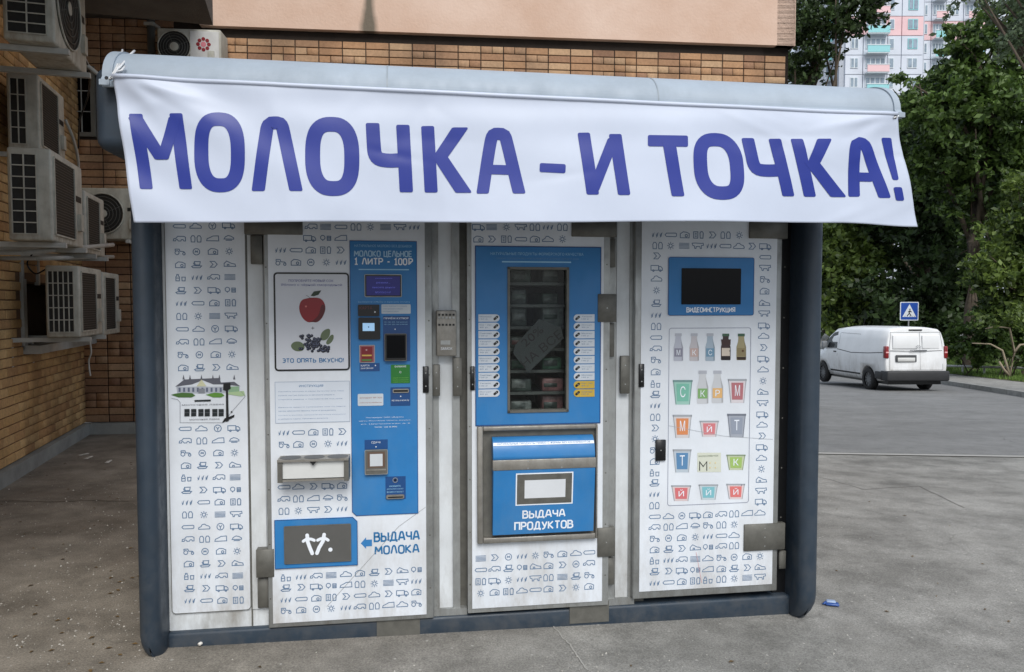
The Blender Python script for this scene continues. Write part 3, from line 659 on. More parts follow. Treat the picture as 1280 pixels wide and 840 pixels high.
for i, t in enumerate(('НАЖМИТЕ', 'ДЛЯ ВОЗВРАТА МОНЕТ', 'ВОЗВРАТ МОНЕТ')): T(m2, t, (340-18*min(i, 1), 577+22*i, 425+22*min(i, 1), 592+22*i), pale_blue, .02, .003, **K2)
m2.build('return_panel', dr)
m2 = part('x', (318, 645, 452, 680), .0015, .01, steel, None, .006, **K2); m2.rect(Rc((330, 658, 442, 672), **K2), dp+.0106, black); m2.build('coin_return', dr)
# cup shelf
m2 = MB(); r = KR(349, 572, 437, 598, .10); us0, us1 = r[0], r[2]; zt = r[3]; zb = r[1]
m2.box((us0, -.152, zb-.004), (us0+.022, -d, zt-.006), dark_steel); m2.box((us1-.022, -.152, zb-.004), (us1, -d, zt-.006), dark_steel); m2.box((us0, -.158, zt-.006), (us1, -d, zt+.004), steel)
m2.box((us0+.022, -.142, zb+.012), (us1-.022, -.138, zt-.006), flat('shelf front film', 206, 208, 206)); m2.box((us0+.022, -.150, zb), (us1-.022, -.13, zb+.008), steel)
for i in range(3):
    u = lerp(us0, us1, (i+.5)/3); m2.add([(u+.048*math.cos(k*math.pi/8), -.104+.046*math.sin(k*math.pi/8), zt+.0048) for k in range(16)], [tuple(range(16))], black)
m2.pg([((us0+us1)/2-.016, zt-.006), ((us0+us1)/2, zt-.024), ((us0+us1)/2+.016, zt-.006)], .1585, black)
m2.build('cup_shelf', dr)
# dispensing niche
m2 = MB(); u0, z0, u1, z1 = KR(343.5, 648, 447, 711, dp); z0 = K(395, 708.5, dp)[1]; hole = KR(356, 656, 438.5, 702, dp)
m2.prism([(u0, z0), (u1, z0), (u1, z1-.022), (u1-.022, z1), (u0, z1)], 'y', -(dp+.004), -d, blue)
m2.strip([(u0+.001, z0+.001), (u1-.001, z0+.001), (u1-.001, z1-.022), (u1-.022, z1-.001), (u0+.001, z1-.001)], .003, dp+.0046, blue_dk, True)
m2.build('dispenser_surround', dr)
m2 = MB(); m2.prism(rr_pts(hole, .004), 'y', -(dp+.009), -(dp+.004), mat('smoky flap', srgb(92, 92, 90), .25, var=.1)); m2.strip(rr_pts(hole, .004), .005, dp+.0096, dark_steel, True)
cu, cz = (hole[0]+hole[2])/2, (hole[1]+hole[3])/2
for k_, (pts, wd) in enumerate(((((-.062, .016), (-.046, .026), (-.026, .024), (-.012, .018)), .014), (((-.044, .044), (-.042, .012), (-.032, -.018), (-.022, -.044)), .017), (((.004, .018), (.018, .024), (.036, .026), (.052, .016)), .014), (((.034, .044), (.028, .012), (.01, -.018), (.0, -.044)), .017))):
    m2.strip([(cu+a-.004, cz+b) for a, b in pts], wd, dp+.0098+.0003*k_, letters_w)
    for e_ in (0, -1): m2.disc(cu-.004+pts[e_][0], cz+pts[e_][1], wd*.5, dp+.0112+.0002*k_-.0001*e_, letters_w, 10)
m2.disc(cu+.058, cz-.03, .010, dp+.011, letters_w, 12); m2.build('dispenser_flap', dr)
m2 = MB()
def LT(m2, t, q, mm, off, dd): r = KR(*q, dd); m2.sign(t, r, dd, mm, .17)
LT(m2, 'ВЫДАЧА', (467, 664, 525, 676.5), ink_blue, .03, d+.001); LT(m2, 'МОЛОКА', (468, 681, 524.5, 692.5), ink_blue, .03, d+.001)
r = KR(451, 671.5, 465, 686, d); zc_ = (r[1]+r[3])/2; um = r[0]+.025
m2.pg([(r[0], zc_), (um, r[1]), (um, r[1]+.012), (r[2], r[1]+.012), (r[2], r[3]-.012), (um, r[3]-.012), (um, r[3])], d+.001, blue)
m2.build('lettering', dr)
plate(dr, 'latch', (528.5, 458, 536, 491), .05, .062, black)
plate(dr, 'hinge', (320, 687, 342.5, 722), .012, .058, dark_steel, 0); plate(dr, 'hinge_pin', (322, 723, 336, 760), .012, .03, dark_steel, 0)
plate(dr, 'hinge_pin', (313, 294, 328, 330), .012, .04, dark_steel, 0); plate(dr, 'hinge', (305, 276, 378, 293), .012, .064, dark_steel, 0)

# ============ DOOR 2: product machine
dr = empty('door', label='middle machine door with the product window and delivery hatch'); dr.parent = kiosk
win = KR(634, 334, 710.5, 515, D1)
door_frame(1.374, .083, 2.083, 2.12, win).build('door_frame', dr)
d = D1+.004; dI = d+.0005
sheet_r = (1.395, .105, 2.05, 2.11)
m_ = MB()
for q in ((sheet_r[0], sheet_r[1], win[0], sheet_r[3]), (win[2], sheet_r[1], sheet_r[2], sheet_r[3]), (win[0], sheet_r[1], win[2], win[1]), (win[0], win[3], win[2], sheet_r[3])): m_.slab(q, D1, d, white_sheet)
m_.build('printed_sheet', dr)
m_ = MB()
row('truck lines sun cow jars grass jars', [598, 614.6, 633, 651, 668.6, 685, 703], 284); row('house fish pack bar house cloud sun', [598, 614.6, 633, 651, 668.6, 685, 703], 299)
xs9 = [601, 618.3, 635.6, 652.6, 669.3, 685.6, 703, 720, 736.5]
for ks, y0, y1 in (('lines fish mcirc grass sun tractor house cloud bar', 698, 690.5), ('bar car cup trees hill house fish mcirc car', 712.5, 704), ('pack truck sun grass cow jars lines cup tractor', 727, 719), ('sun house pack cloud bar house fish sun house', 741.5, 733)): row(ks, xs9, y0, y1)
m_.build('printed_icons', dr, kind='stuff')
m_ = MB(); dp = d+.003; o = (1.414, 1.01, 2.034, 1.878); ring(m_, o, win, dp, blue)
for q in ((o[0], o[1], o[0], o[3]), (o[2], o[1], o[2], o[3])): pass
m_.strip([(o[0], o[1]), (o[2], o[1]), (o[2], o[3]), (o[0], o[3])], .005, dp+.0006, blue_dk, True)
KM = dict(ox=590, oy=300, sc=7.757)
T(m_, 'НАТУРАЛЬНЫЕ ПРОДУКТЫ ФЕРМЕРСКОГО КАЧЕСТВА', (180, 125, 1080, 150), pale_blue, .02, **KM)
T(m_, 'свежие продукты без консервантов и добавок каждый день', (230, 172, 1040, 190), flat('mid blue ink', 90, 140, 185), .01, **KM); m_.rect(Rc((290, 210, 960, 217), **KM), dp+.001, pale_blue)
m_.build('blue_surround', dr)
m_ = MB(); e = .012
for q in ((win[0], win[1], win[0]+e, win[3]), (win[2]-e, win[1], win[2], win[3]), (win[0], win[1], win[2], win[1]+e), (win[0], win[3]-e, win[2], win[3])): m_.slab(q, .02, dp+.006, dark_steel)
m_.build('window_frame', dr)
glass = bpy.data.materials.new('window glass'); glass.use_nodes = True; t = glass.node_tree; t.nodes.clear()
ou = t.nodes.new('ShaderNodeOutputMaterial'); mx = t.nodes.new('ShaderNodeMixShader'); tr = t.nodes.new('ShaderNodeBsdfTransparent'); gl = t.nodes.new('ShaderNodeBsdfGlossy')
tr.inputs[0].default_value = (.9, .93, .92, 1); gl.inputs['Roughness'].default_value = .03; fr = t.nodes.new('ShaderNodeFresnel'); fr.inputs[0].default_value = 1.28
t.links.new(fr.outputs[0], mx.inputs[0]); t.links.new(tr.outputs[0], mx.inputs[1]); t.links.new(gl.outputs[0], mx.inputs[2]); t.links.new(mx.outputs[0], ou.inputs[0])
m_ = MB(); m_.slab(win, .028, .034, glass); m_.build('window_pane', dr)
# price buttons
for side in (0, 1):
    for i in range(10):
        m2 = MB(); y = 397.5+i*10.42
        if side == 0: q = (598, y-4.6, 624.5, y+4.6)
        else: q = (717, y-4.6, 743, y+4.6)
        r = KR(*q, dp); mm = flat('price tag white', 200, 208, 216) if not (side and i > 7) else flat('price tag yellow', 196, 166, 66)
        h_ = (r[3]-r[1])/2; zc0 = (r[1]+r[3])/2
        if side == 0: pts = [(r[0], r[1])] + arc(r[2]-h_, zc0, h_, h_, -90, 90, 8) + [(r[0], r[3])]; bu = r[2]-h_*1.05
        else: pts = [(r[2], r[3])] + arc(r[0]+h_, zc0, h_, h_, 90, 270, 8) + [(r[2], r[1])]; bu = r[0]+h_*1.05
        m2.prism(pts, 'y', -(dp+.003), -dp, mm)
        for k in range(5): m2.disc(bu+(k-2)*.003, zc0+(k-2)*.0025, .0062, dp+.0035+.0002*k, black, 8)
        m2.disc(bu+.002, zc0+.001, .0028, dp+.0048, alu, 8)
        tx = (r[0]+.006, r[2]-.034) if side == 0 else (r[0]+.04, r[2]-.006)
        for k, t_ in enumerate((('Молоко', '150 р'), ('Кефир', '85 р'), ('Сметана', '120 р'), ('Творог', '140 р'), ('Йогурт', '90 р'))[(i+side*3) % 5]):
            m2.text(t_, (tx[0], zc0+.003-.012*k, lerp(tx[0], tx[1], (.9, .6)[k]), zc0+.010-.012*k), dp+.0036, ink, .02)
        m2.build('price_button', dr)
# interior cabinet
m_ = MB(); a0, b0, a1, b1 = win[0]-.06, win[1]-.03, win[2]+.06, win[3]+.03
m_.box((a0, .55, b0), (a1, .56, b1), interior); m_.box((a0-.01, .0, b0), (a0, .56, b1), interior); m_.box((a1, 0, b0), (a1+.01, .56, b1), interior); m_.box((a0, 0, b0-.01), (a1, .56, b0), interior); m_.box((a0, 0, b1), (a1, .56, b1+.01), interior)
m_.build('cabinet', kiosk)
for i in range(7):
    z = lerp(b0, b1, i/7); m_ = MB(); m_.box((a0, .06, z-.004), (a1, .5, z+.004), interior); m_.box((a0, .05, z-.006), (a1, .06, z+.009), mat('dim shelf edge', srgb(84, 86, 84), .4, var=.4, vscale=20)); m_.build('shelf', kiosk)
packc = [(70, 96, 80), (96, 104, 104), (120, 128, 126), (84, 96, 90), (130, 138, 132), (150, 160, 156), (96, 140, 116), (160, 164, 162), (188, 130, 130)]
packm = [mat('pack film %d' % i, srgb(*[int(v*.8) for v in c]), .35, col2=srgb(*[int(v*.4) for v in c]), vscale=22) for i, c in enumerate(packc)]
cmap = {1: [(0, 3), (1, 8)], 2: [(0, 2), (1, 6)], 3: [(0, 4), (1, 7)], 4: [(0, 3), (1, 5)], 5: [(0, 1), (1, 0)], 6: [(0, 0), (1, 3)], 0: [(0, 7), (1, 8)]}
posn = {0: 'bottom shelf', 1: 'second shelf from the bottom', 2: 'third shelf from the bottom', 3: 'middle shelf', 4: 'third shelf from the top', 5: 'second shelf from the top', 6: 'top shelf'}
for i in range(7):
    z = lerp(b0, b1, i/7)+.0045
    for (cidx, mi_) in cmap[i]:
        uu = (win[0]+.035, win[0]+.155)[0] if cidx == 0 else win[0]+.2
        root = empty('food_pack', (0, 0, 0), 0, group='packs behind the vending window', category='food pack', label='%s food pack on the %s behind the window' % (('left', 'right')[cidx], posn[i]))
        p_ = Matrix.Translation(KO) @ Matrix.Rotation(A, 4, 'Z') @ Vector((uu, .09, z)); root.location = p_; root.rotation_euler = (0, 0, A+R(random.uniform(-4, 4)))
        hh = random.uniform(.055, .112); m2 = MB(); m2.rbox((0, 0, 0), (random.choice((.1, .085, .11)), .3, hh), .008, packm[mi_], 2); m2.build('carton', root)
        m2 = MB(); m2.rbox((.008, -.003, hh*random.uniform(.15, .45)), (.078, .001, hh*random.uniform(.6, .9)), .001, packm[(mi_+4) % 9], 1); m2.build('pack_label', root)
# discount sign
ds = empty('discount_sign', (0, 0, 0), 0, label='dark diagonal sheet reading 20% НА ВСЕ hung inside the product window', category='sign')
ds.location = (KO.x, KO.y, 0); ds.rotation_euler = (0, 0, A)
m2 = MB(); dd = .012; pts = [K(590+x/5.6, 380+y/5.6, dd) for x, y in ((290, 350), (395, 480), (640, 240), (625, 170), (470, 105), (300, 290))]
m2.prism(pts, 'y', -dd, -dd+.003, flat('dark sheet', 54, 57, 59)); m2.build('sheet', ds)
def rot_text(m2, t, p0, p1, hgt, dd, mm, off=.03):
    v, f = text_data(t, off); xs = [a[0] for a in v]; ys_ = [a[1] for a in v]; x0, x1, y0, y1 = min(xs), max(xs), min(ys_), max(ys_)
    P0, P1 = Vector(p0), Vector(p1); e1 = (P1-P0); L = e1.length; e1.normalize(); e2 = Vector((-e1.y, e1.x)); o = []
    for a, b in v:
        q = P0 + e1*((a-x0)/(x1-x0)*L) + e2*((b-y0)/(y1-y0)*hgt); o.append((q.x, -dd, q.y))
    m2.add(o, f, mm)
m2 = MB(); sr = flat('maroon ink', 24, 10, 16)
def sp(x, y): return K(590+x/5.6, 380+y/5.6, dd)
rot_text(m2, '20%', sp(375, 305), sp(505, 190), .04, dd+.001, sr); rot_text(m2, 'НА ВСЕ', sp(372, 450), sp(640, 225), .045, dd+.001, sr); m2.build('lettering', ds)
# delivery hatch
fr0 = KR(597, 532, 747, 684, .07); fr0 = (K(596.5, 600, .07)[0], K(670, 676, .07)[1], K(746.5, 600, .07)[0], K(670, 531.5, .07)[1])
m_ = MB(); th = .028
for q in ((fr0[0], fr0[1], fr0[0]+th, fr0[3]), (fr0[2]-th*.35, fr0[1], fr0[2], fr0[3]), (fr0[0]+th, fr0[3]-th*.8, fr0[2]-th*.35, fr0[3]), (fr0[0]+th, fr0[1], fr0[2]-th*.35, fr0[1]+th)): m_.rbox((q[0], -.082, q[1]), (q[2], -d, q[3]), .005, steel, 2)
m_.slab((fr0[0]+th, fr0[1]+th, fr0[2]-th*.35, fr0[3]-th*.8), d, d+.003, dark_steel)
m_.build('hatch_frame', dr)
fa = K(616, 620, .1)[0]; fb = K(742, 620, .1)[0]; zt = K(680, 545, .08)[1]; zm = K(680, 574, .12)[1]; zm2 = K(680, 586, .12)[1]; zl = K(680, 668, .12)[1]
m_ = MB(); prof = [(-d-.004, zt)] + [(-d-.01-.06*math.sin(R(a)), zm+(zt-zm)*math.cos(R(a))) for a in range(10, 91, 10)] + [(-d-.004, zm)]
m_.prism(prof, 'x', fa, fb, blue, True)
r = (fa+.006, 0, fb-.006, 0)
m_.build('hatch_roll', dr)
m_ = MB(); q0 = Vector((-d-.01-.06*math.sin(R(40)), zm+(zt-zm)*math.cos(R(40)))); q1 = Vector((-d-.01-.06*math.sin(R(50)), zm+(zt-zm)*math.cos(R(50))))
v, f = text_data('НАТУРАЛЬНЫЕ ПРОДУКТЫ ПРЯМО С ФЕРМЫ БЕЗ КОНСЕРВАНТОВ', .01); xs_ = [a[0] for a in v]; ys_ = [a[1] for a in v]
nrm = Vector((-(q0.y-q1.y), -(q1.x-q0.x)*-1)).normalized()
m_.add([(fa+.002, q0.x-.0015, q0.y+.0015), (fb-.002, q0.x-.0015, q0.y+.0015), (fb-.002, q1.x-.0015, q1.y+.0015), (fa+.002, q1.x-.0015, q1.y+.0015)], [(3, 2, 1, 0)], letters_w)
o = []
for a, b in v:
    t = .15+.7*(b-min(ys_))/(max(ys_)-min(ys_)); q = q1.lerp(q0, t); o.append((lerp(fa+.02, fb-.02, (a-min(xs_))/(max(xs_)-min(xs_))), q.x-.0028, q.y+.0028))
m_.add(o, f, ink_blue); m_.build('hatch_strip', dr)
df = .128
m_ = MB(); m_.rbox((fa-.004, -df-.003, zm2), (fb+.004, -d-.05, zm+.003), .003, steel, 2); 
for px in (660, 702): screws(m_, [(K(px, 575, df)[0], zm-.006), (K(px, 583, df)[0], zm2+.008)], df+.004)
m_.build('hatch_hinge_bar', dr)
m_ = MB(); m_.prism([(-d-.01, zl), (-.098, zl), (-df, zm2), (-d-.01, zm2)], 'x', fa, fb, blue); m_.build('hatch_flap', dr)
def fd(z): return .098+(df-.098)*(z-zl)/(zm2-zl)     # face of the leaning flap
m_ = MB()
def fr_rect(px, m, e): 
    r = KR(*px, .115); m_.add([(u, -fd(z)-e, z) for u, z in ((r[0], r[1]), (r[2], r[1]), (r[2], r[3]), (r[0], r[3]))], [(0, 1, 2, 3)], m)
fr_rect((644.5, 590, 716, 631), letters_w, .0008); fr_rect((646, 591.5, 714.5, 629.5), dark_steel, .0014); fr_rect((655.5, 599, 706.5, 622), flat('lit slot', 214, 218, 222), .002)
m_.build('hatch_window', dr)
m_ = MB()
for (t, q) in (('ВЫДАЧА', (653, 637, 707, 647.5)), ('ПРОДУКТОВ', (643, 651.5, 717, 662.5))):
    r = KR(*q, .11); m_.sign(t, r, 0, letters_w, .17, pos=lambda p, dd: (p[0], -fd(p[1])-.0012-dd, p[1]))
m_.build('lettering', dr)
plate(dr, 'latch', (588, 458, 593.5, 488), .05, .062, black)
plate(dr, 'hinge', (747.5, 367.5, 770.5, 402.5), .016, .062, dark_steel, 1); plate(dr, 'hinge_pin', (760, 298, 769.5, 334), .016, .035, dark_steel, 0); plate(dr, 'hinge_pin', (759, 404, 768, 446), .016, .035, dark_steel, 0)
plate(dr, 'hinge', (747, 660, 769, 696), .026, .062, dark_steel, 1); plate(dr, 'hinge_pin', (758, 697, 768, 731), .026, .04, dark_steel, 0)
plate(dr, 'top_bracket', (715, 276, 771, 296), .016, .064, dark_steel, 0)

# ============ DOOR 3: information door
dr = empty('door', label='right door with the video screen and the product pictures'); dr.parent = kiosk
u0 = K(792, 600, D1)[0]; u1 = K(973.5, 600, D1)[0]
door_frame(u0, K(880, 744, D1)[1], u1, 2.12).build('door_frame', dr)
su0, su1 = K(800, 600, d)[0], K(967, 600, d)[0]; sz0 = K(880, 735, d)[1]
m_ = MB(); m_.slab((su0, sz0, su1, 2.11), D1, d, white_sheet); m_.build('printed_sheet', dr)
m_ = MB(); cx9 = [818.3, 835.7, 852.3, 869, 885, 901.7, 917.7, 934, 950]
row('grass bar house pack fish jars sun', [821.5, 838.5, 856, 873, 890.5, 907, 924], 293.5, 294); row('jars sun lines cow grass bar cloud fish truck', [822, 838.2, 855.2, 872.2, 889.6, 906.6, 923.7, 940, 956.5], 307, 308)
left = 'fish truck cloud sun cup grass jars bar car tractor house bottle cup grass jars fish sun tractor house bottle cup grass jars'.split()
ly = [320, 335, 348.5, 363, 379, 394, 408, 422, 436, 450, 465, 480, 493, 507, 521.5, 535, 548.5, 563, 577, 591, 603.5, 618, 632]
for k, y in zip(left, ly): icon(m_, k, lerp(821, 818, (y-320)/312), y, dI)
right = 'bar cow tractor house hill cow truck cloud fish truck cloud sun hill cow truck cloud fish truck cloud sun hill cow truck'.split()
ry_ = [321.5, 335, 349.5, 364, 379, 392, 407, 420, 434.6, 448.5, 462, 476, 490, 504, 518, 531, 545, 559, 572.5, 586, 600, 613.5, 627]
for k, y in zip(right, ry_): icon(m_, k, lerp(956.5, 951, (y-321)/306), y, dI)
for ks, y0, y1 in (('bar cloud mcirc truck house car jars van cloud', 646, 641), ('car jars van rain tractor jars sun', 659.3, 655.5), ('tractor mcirc house sun grass bar cloud', 673.5, 669), ('house cup fish hill trees car jars', 687.3, 682), ('bottle grass car lines cloud tractor mcirc house sun', 701, 695), ('cup fish truck trees van house cup fish hill', 714.5, 709), ('grass bar house pack bottle jars sun lines cow', 729, 721)): row(ks, cx9, y0, y1)
m_.build('printed_icons', dr, kind='stuff')
m2 = MB(); r = KR(835.5, 322, 942, 394, dp); m2.prism(rr_pts(r, .008), 'y', -dp-.002, -d, blue); m2.strip(rr_pts(r, .008), .003, dp+.0026, blue_dk, True)
LT(m2, 'ВИДЕОИНСТРУКЦИЯ', (858, 384, 919, 390.5), letters_w, .03, dp+.003); m2.build('screen_surround', dr)
m2 = MB(); r = KR(852, 335.5, 926, 380.5, dp+.004); m2.prism(rr_pts(r, .003), 'y', -dp-.006, -dp-.002, blackglass); m2.build('video_screen', dr)
# product pictures
m_ = MB(); r = KR(835.5, 410, 937, 630, d); 
m_.strip(rr_pts(r, .012), .0028, d+.0012, flat('frame line', 130, 136, 156), True)
B1 = dict(ox=830, oy=405, sc=7.304); B2 = dict(ox=830, oy=510, sc=6.72)
def q(x, y, B): return K(B['ox']+x/B['sc'], B['oy']+y/B['sc'], d)
class Lay: n = 0
def pgc(pts, c, B, e):
    c = tuple(int(v*.74+.26*(sum(c)/3*.5+105)) for v in c) if sum(c) > 250 else c; m_.pg([q(x, y, B) for x, y in pts][::-1], d+.001+e*.0005, flat('print %d %d %d' % c, *c))
def bottle(x, y0, y1, w_, glassc, lab, let, B, cap=(168, 174, 186), fill=None):
    h_ = y1-y0
    pts = [(x-w_*.32, y0), (x+w_*.32, y0), (x+w_*.3, y0+h_*.16), (x+w_*.34, y0+h_*.3), (x+w_*.5, y0+h_*.5), (x+w_*.5, y1-6), (x+w_*.44, y1), (x-w_*.44, y1), (x-w_*.5, y1-6), (x-w_*.5, y0+h_*.5), (x-w_*.34, y0+h_*.3), (x-w_*.3, y0+h_*.16)]
    pgc(pts, glassc, B, 0); dk = tuple(int(v*.82) for v in glassc)
    pgc([(x+w_*.25, y0+h_*.2), (x+w_*.34, y0+h_*.3), (x+w_*.5, y0+h_*.5), (x+w_*.5, y1-6), (x+w_*.36, y1-6), (x+w_*.36, y0+h_*.5)], dk, B, 1)
    pgc([(x-w_*.36, y0), (x+w_*.36, y0), (x+w_*.36, y0+h_*.1), (x-w_*.36, y0+h_*.1)], cap, B, 1)
    pgc([(x-w_*.42, y0+h_*.54), (x+w_*.42, y0+h_*.54), (x+w_*.42, y0+h_*.84), (x-w_*.42, y0+h_*.84)], lab, B, 2)
    if let: a = q(x-w_*.2, y0+h_*.79, B); b = q(x+w_*.2, y0+h_*.59, B); m_.text(let, (a[0], a[1], b[0], b[1]), d+.003, letters_w, .04)
def cup(x0, x1, y0, y1, body, lab, let, B, rim=(150, 156, 165)):
    w_ = x1-x0; h_ = y1-y0
    pgc([(x0, y0), (x1, y0), (x1-w_*.13, y1), (x0+w_*.13, y1)], body, B, 0)
    pgc([(x0-3, y0-4), (x1+3, y0-4), (x1+2, y0+h_*.07), (x0-2, y0+h_*.07)], rim, B, 1)
    for sgn in (0, 1):
        xx = x0 if not sgn else x1; k = 1 if not sgn else -1
        pgc([(xx, y0), (xx+k*w_*.04, y0), (xx+k*w_*.17, y1), (xx+k*w_*.13, y1)], rim, B, 1)
    pgc([(x0+w_*.17, y0+h_*.14), (x1-w_*.17, y0+h_*.14), (x1-w_*.21, y0+h_*.86), (x0+w_*.21, y0+h_*.86)], lab, B, 2)
    a = q(x0+w_*.36, y0+h_*.7, B); b = q(x1-w_*.36, y0+h_*.24, B); m_.text(let, (a[0], a[1], b[0], b[1]), d+.003, letters_w, .05)
bottle(130, 85, 338, 86, (172, 178, 194), (120, 120, 142), 'М', B1); bottle(275, 85, 338, 86, (184, 180, 186), (190, 158, 150), 'К', B1); bottle(420, 85, 338, 86, (150, 172, 190), (88, 138, 172), 'С', B1)
bottle(563, 88, 330, 88, (58, 42, 44), (206, 190, 170), '', B1, (60, 92, 72)); bottle(705, 88, 330, 88, (150, 138, 92), (128, 112, 66), '', B1, (60, 92, 72))
pgc([(520, 140), (608, 140), (606, 190), (525, 190)], (60, 40, 38), B1, 3); pgc([(522, 300), (606, 300), (604, 326), (526, 326)], (24, 16, 16), B1, 3); pgc([(662, 300), (748, 300), (744, 326), (668, 326)], (46, 30, 20), B1, 3)
m_.disc(*q(600, 245, B1), .0035, d+.0032, black, 10); m_.disc(*q(718, 245, B1), .0058, d+.0032, flat('sun mark', 84, 52, 24), 12)
cup(82, 258, 515, 735, (140, 198, 182), (98, 184, 158), 'С', B1, (96, 140, 138)); cup(585, 752, 505, 720, (214, 206, 212), (178, 92, 100), 'М', B1)
bottle(352, 425, 728, 104, (196, 200, 206), (112, 172, 88), 'К', B1); bottle(487, 425, 722, 104, (196, 200, 206), (232, 172, 92), 'Р', B1)
cup(75, 232, 60, 250, (206, 200, 200), (226, 124, 58), 'М', B2); cup(300, 458, 110, 240, (212, 196, 200), (218, 104, 112), 'Й', B2); cup(532, 686, 52, 245, (150, 158, 174), (132, 144, 164), 'Т', B2, (100, 108, 124))
cup(75, 228, 350, 540, (176, 192, 206), (62, 122, 178), 'Т', B2); cup(525, 682, 395, 520, (190, 200, 160), (150, 190, 80), 'К', B2, (124, 146, 110))
pgc([(280, 375), (478, 375), (478, 538), (280, 538)], (206, 212, 192), B2, 0); a = q(290, 410, B2); b = q(455, 392, B2); m_.text('МАСЛО СЛИВОЧНОЕ', (a[0], a[1], b[0], b[1]), d+.003, flat('olive ink', 120, 132, 112), .02)
m_.strip([q(x, y, B2) for x, y in ((298, 525), (298, 450), (328, 490), (358, 450), (358, 525))], .0042, d+.003, black)
for x in (385, 430):
    for y in (460, 500): m_.disc(*q(x, y, B2), .0034, d+.003, flat('butter yellow', 222, 196, 130), 6)
cup(62, 225, 652, 780, (214, 190, 190), (216, 92, 96), 'Й', B2); cup(292, 452, 645, 770, (186, 206, 212), (104, 186, 200), 'Й', B2); cup(525, 678, 640, 765, (222, 200, 202), (228, 100, 96), 'Й', B2); m_.disc(*q(648, 647, B2), .0025, d+.0035, flat('violet dot', 60, 40, 100), 8)
m_.build('product_pictures', dr)
m2 = MB(); m2.strip([K(870, 690, d), K(877, 728, d)], .0022, d+.002, flat('pink scratch', 214, 168, 170)); m2.strip([K(836, 532, d), K(905, 545, d), K(966, 549, d)], .0016, d+.0024, flat('grey scratch', 170, 174, 178)); m2.build('scratch', dr)
plate(dr, 'latch', (799, 455, 805.5, 484), .05, .062, black); plate(dr, 'lock', (820, 550, 832.5, 576), .05, .066, black, 1)
plate(dr, 'hinge', (930.5, 655, 981.5, 688), .03, .064, dark_steel, 3); plate(dr, 'hinge_pin', (974, 689, 982.5, 711), .012, .035, dark_steel, 0)
plate(dr, 'top_bracket', (937.5, 276, 985, 298), .012, .066, dark_steel, 0)
for (ua, ub, za) in ((.441, 1.19, .09), (1.385, 2.067, .105), (2.247, 3.008, .1)):
    m2 = MB()
    for i in range(8):
        z = za+.12+i*.26; m2.disc(ua, z, .0038, .0506, dark_steel, 8); m2.disc(ub, z+.01, .0038, .0506, dark_steel, 8)
    m2.build('screws', kiosk, kind='stuff')
# brackets and lock box on the mullions
plate(kiosk, 'strike_bracket', (541, 456, 550, 495), .012, .04, dark_steel, 2); plate(kiosk, 'strike_bracket', (566.5, 447, 577.5, 495), .02, .045, dark_steel, 2); plate(kiosk, 'strike_bracket', (776, 445, 787.5, 492), .016, .04, dark_steel, 2)
lb = empty('lock_box'); lb.parent = kiosk; lb.matrix_parent_inverse = Matrix()
m2 = MB(); r = KR(545.5, 388, 570.5, 445, .06); m2.rbox((r[0], -.065, r[1]), (r[2], -.01, r[3]), .005, steel, 2); m2.build('casing', lb)
for j in range(3):
    for i in range(5):
        m2 = MB(); u = lerp(r[0], r[2], (i+.8)/5.6); z = r[3]-.02-.014*j-(.02 if j > 1 else 0); m2.slab((u-.005, z-.005, u+.005, z+.004), .065, .069, (black, alu, black)[j]); m2.build('key', lb)
m2 = MB(); m2.slab((r[0]+.02, r[1]+.055, r[2]-.03, r[1]+.075), .065, .068, alu); m2.text('ЗАМОК', (r[0]+.02, r[1]+.03, r[2]-.02, r[1]+.042), .0665, letters_w, .03); m2.build('name_plate', lb)

# ================================================================== BANNER
banner = empty('fabric_banner', (KO.x, KO.y, 0), A, label='white fabric banner with blue Cyrillic lettering tied along the kiosk roof edge', category='banner')
BD = .655
E = None
def ban_s(px, py):      # photo pixel -> (s, t) of the cloth
    t = (py-lerp(96, 143, (px-141)/979))/(280-lerp(96, 143, (px-141)/979)); xl = lerp(141, 172, t); xr = lerp(1120, 1143, t)
    return (px-xl)/(xr-xl), t
rcs = random.Random(21)
CRS = [(rcs.random(), rcs.random(), math.cos(a_), math.sin(a_), rcs.uniform(.08, .35), rcs.uniform(-.0022, .0022)) for a_ in [rcs.uniform(-1.2, 1.2) for _ in range(26)]]
CRS += [(.02, .02, math.cos(a_), math.sin(a_), .3, am_) for a_, am_ in ((.35, .006), (.75, -.006), (1.15, .005), (.1, -.004))] + [(.985, .02, math.cos(a_), math.sin(a_), .28, am_) for a_, am_ in ((2.7, .006), (2.3, -.005), (1.95, .005))]
CRS += [(k/5, .5, 0, 1, .8, .0018) for k in range(1, 5)]
def fold(s, t):
    a = .010*math.sin(s*9+1.2*t+.5)*t + .006*math.sin(s*23+3*t)*t*t
    a += .011*math.exp(-((s*3.4-t*.75-.15)**2)*26)*(1-t)*math.exp(-s*5) * 1.4
    a += .009*math.sin((s*3.5-t)*14)*math.exp(-s*9)*math.exp(-t*1.2)
    a += .008*math.sin(((1-s)*3.8-t)*9+1)*math.exp(-(1-s)*9)*(1-t*.5)
    a += .003*math.sin(t*22+s*6)*math.exp(-t*5) + .0007*math.sin(s*61+t*7)*(.3+t)
    a += .0010*math.sin(s*30-t*9+2)
    for (cs, ct, dx, dy, ln, am) in CRS:
        u_ = (s-cs)*3.5; v_ = t-ct; al = u_*dx+v_*dy; pe = -u_*dy+v_*dx
        a += am*math.exp(-(pe/.035)**2)*math.exp(-(al/ln)**2)
    return a + .03*t
def bp(px, py, off=0.0):
    s, t = ban_s(px, py); u, z = K(px, py, BD); return (u, -(BD+fold(s, t)+off), z)
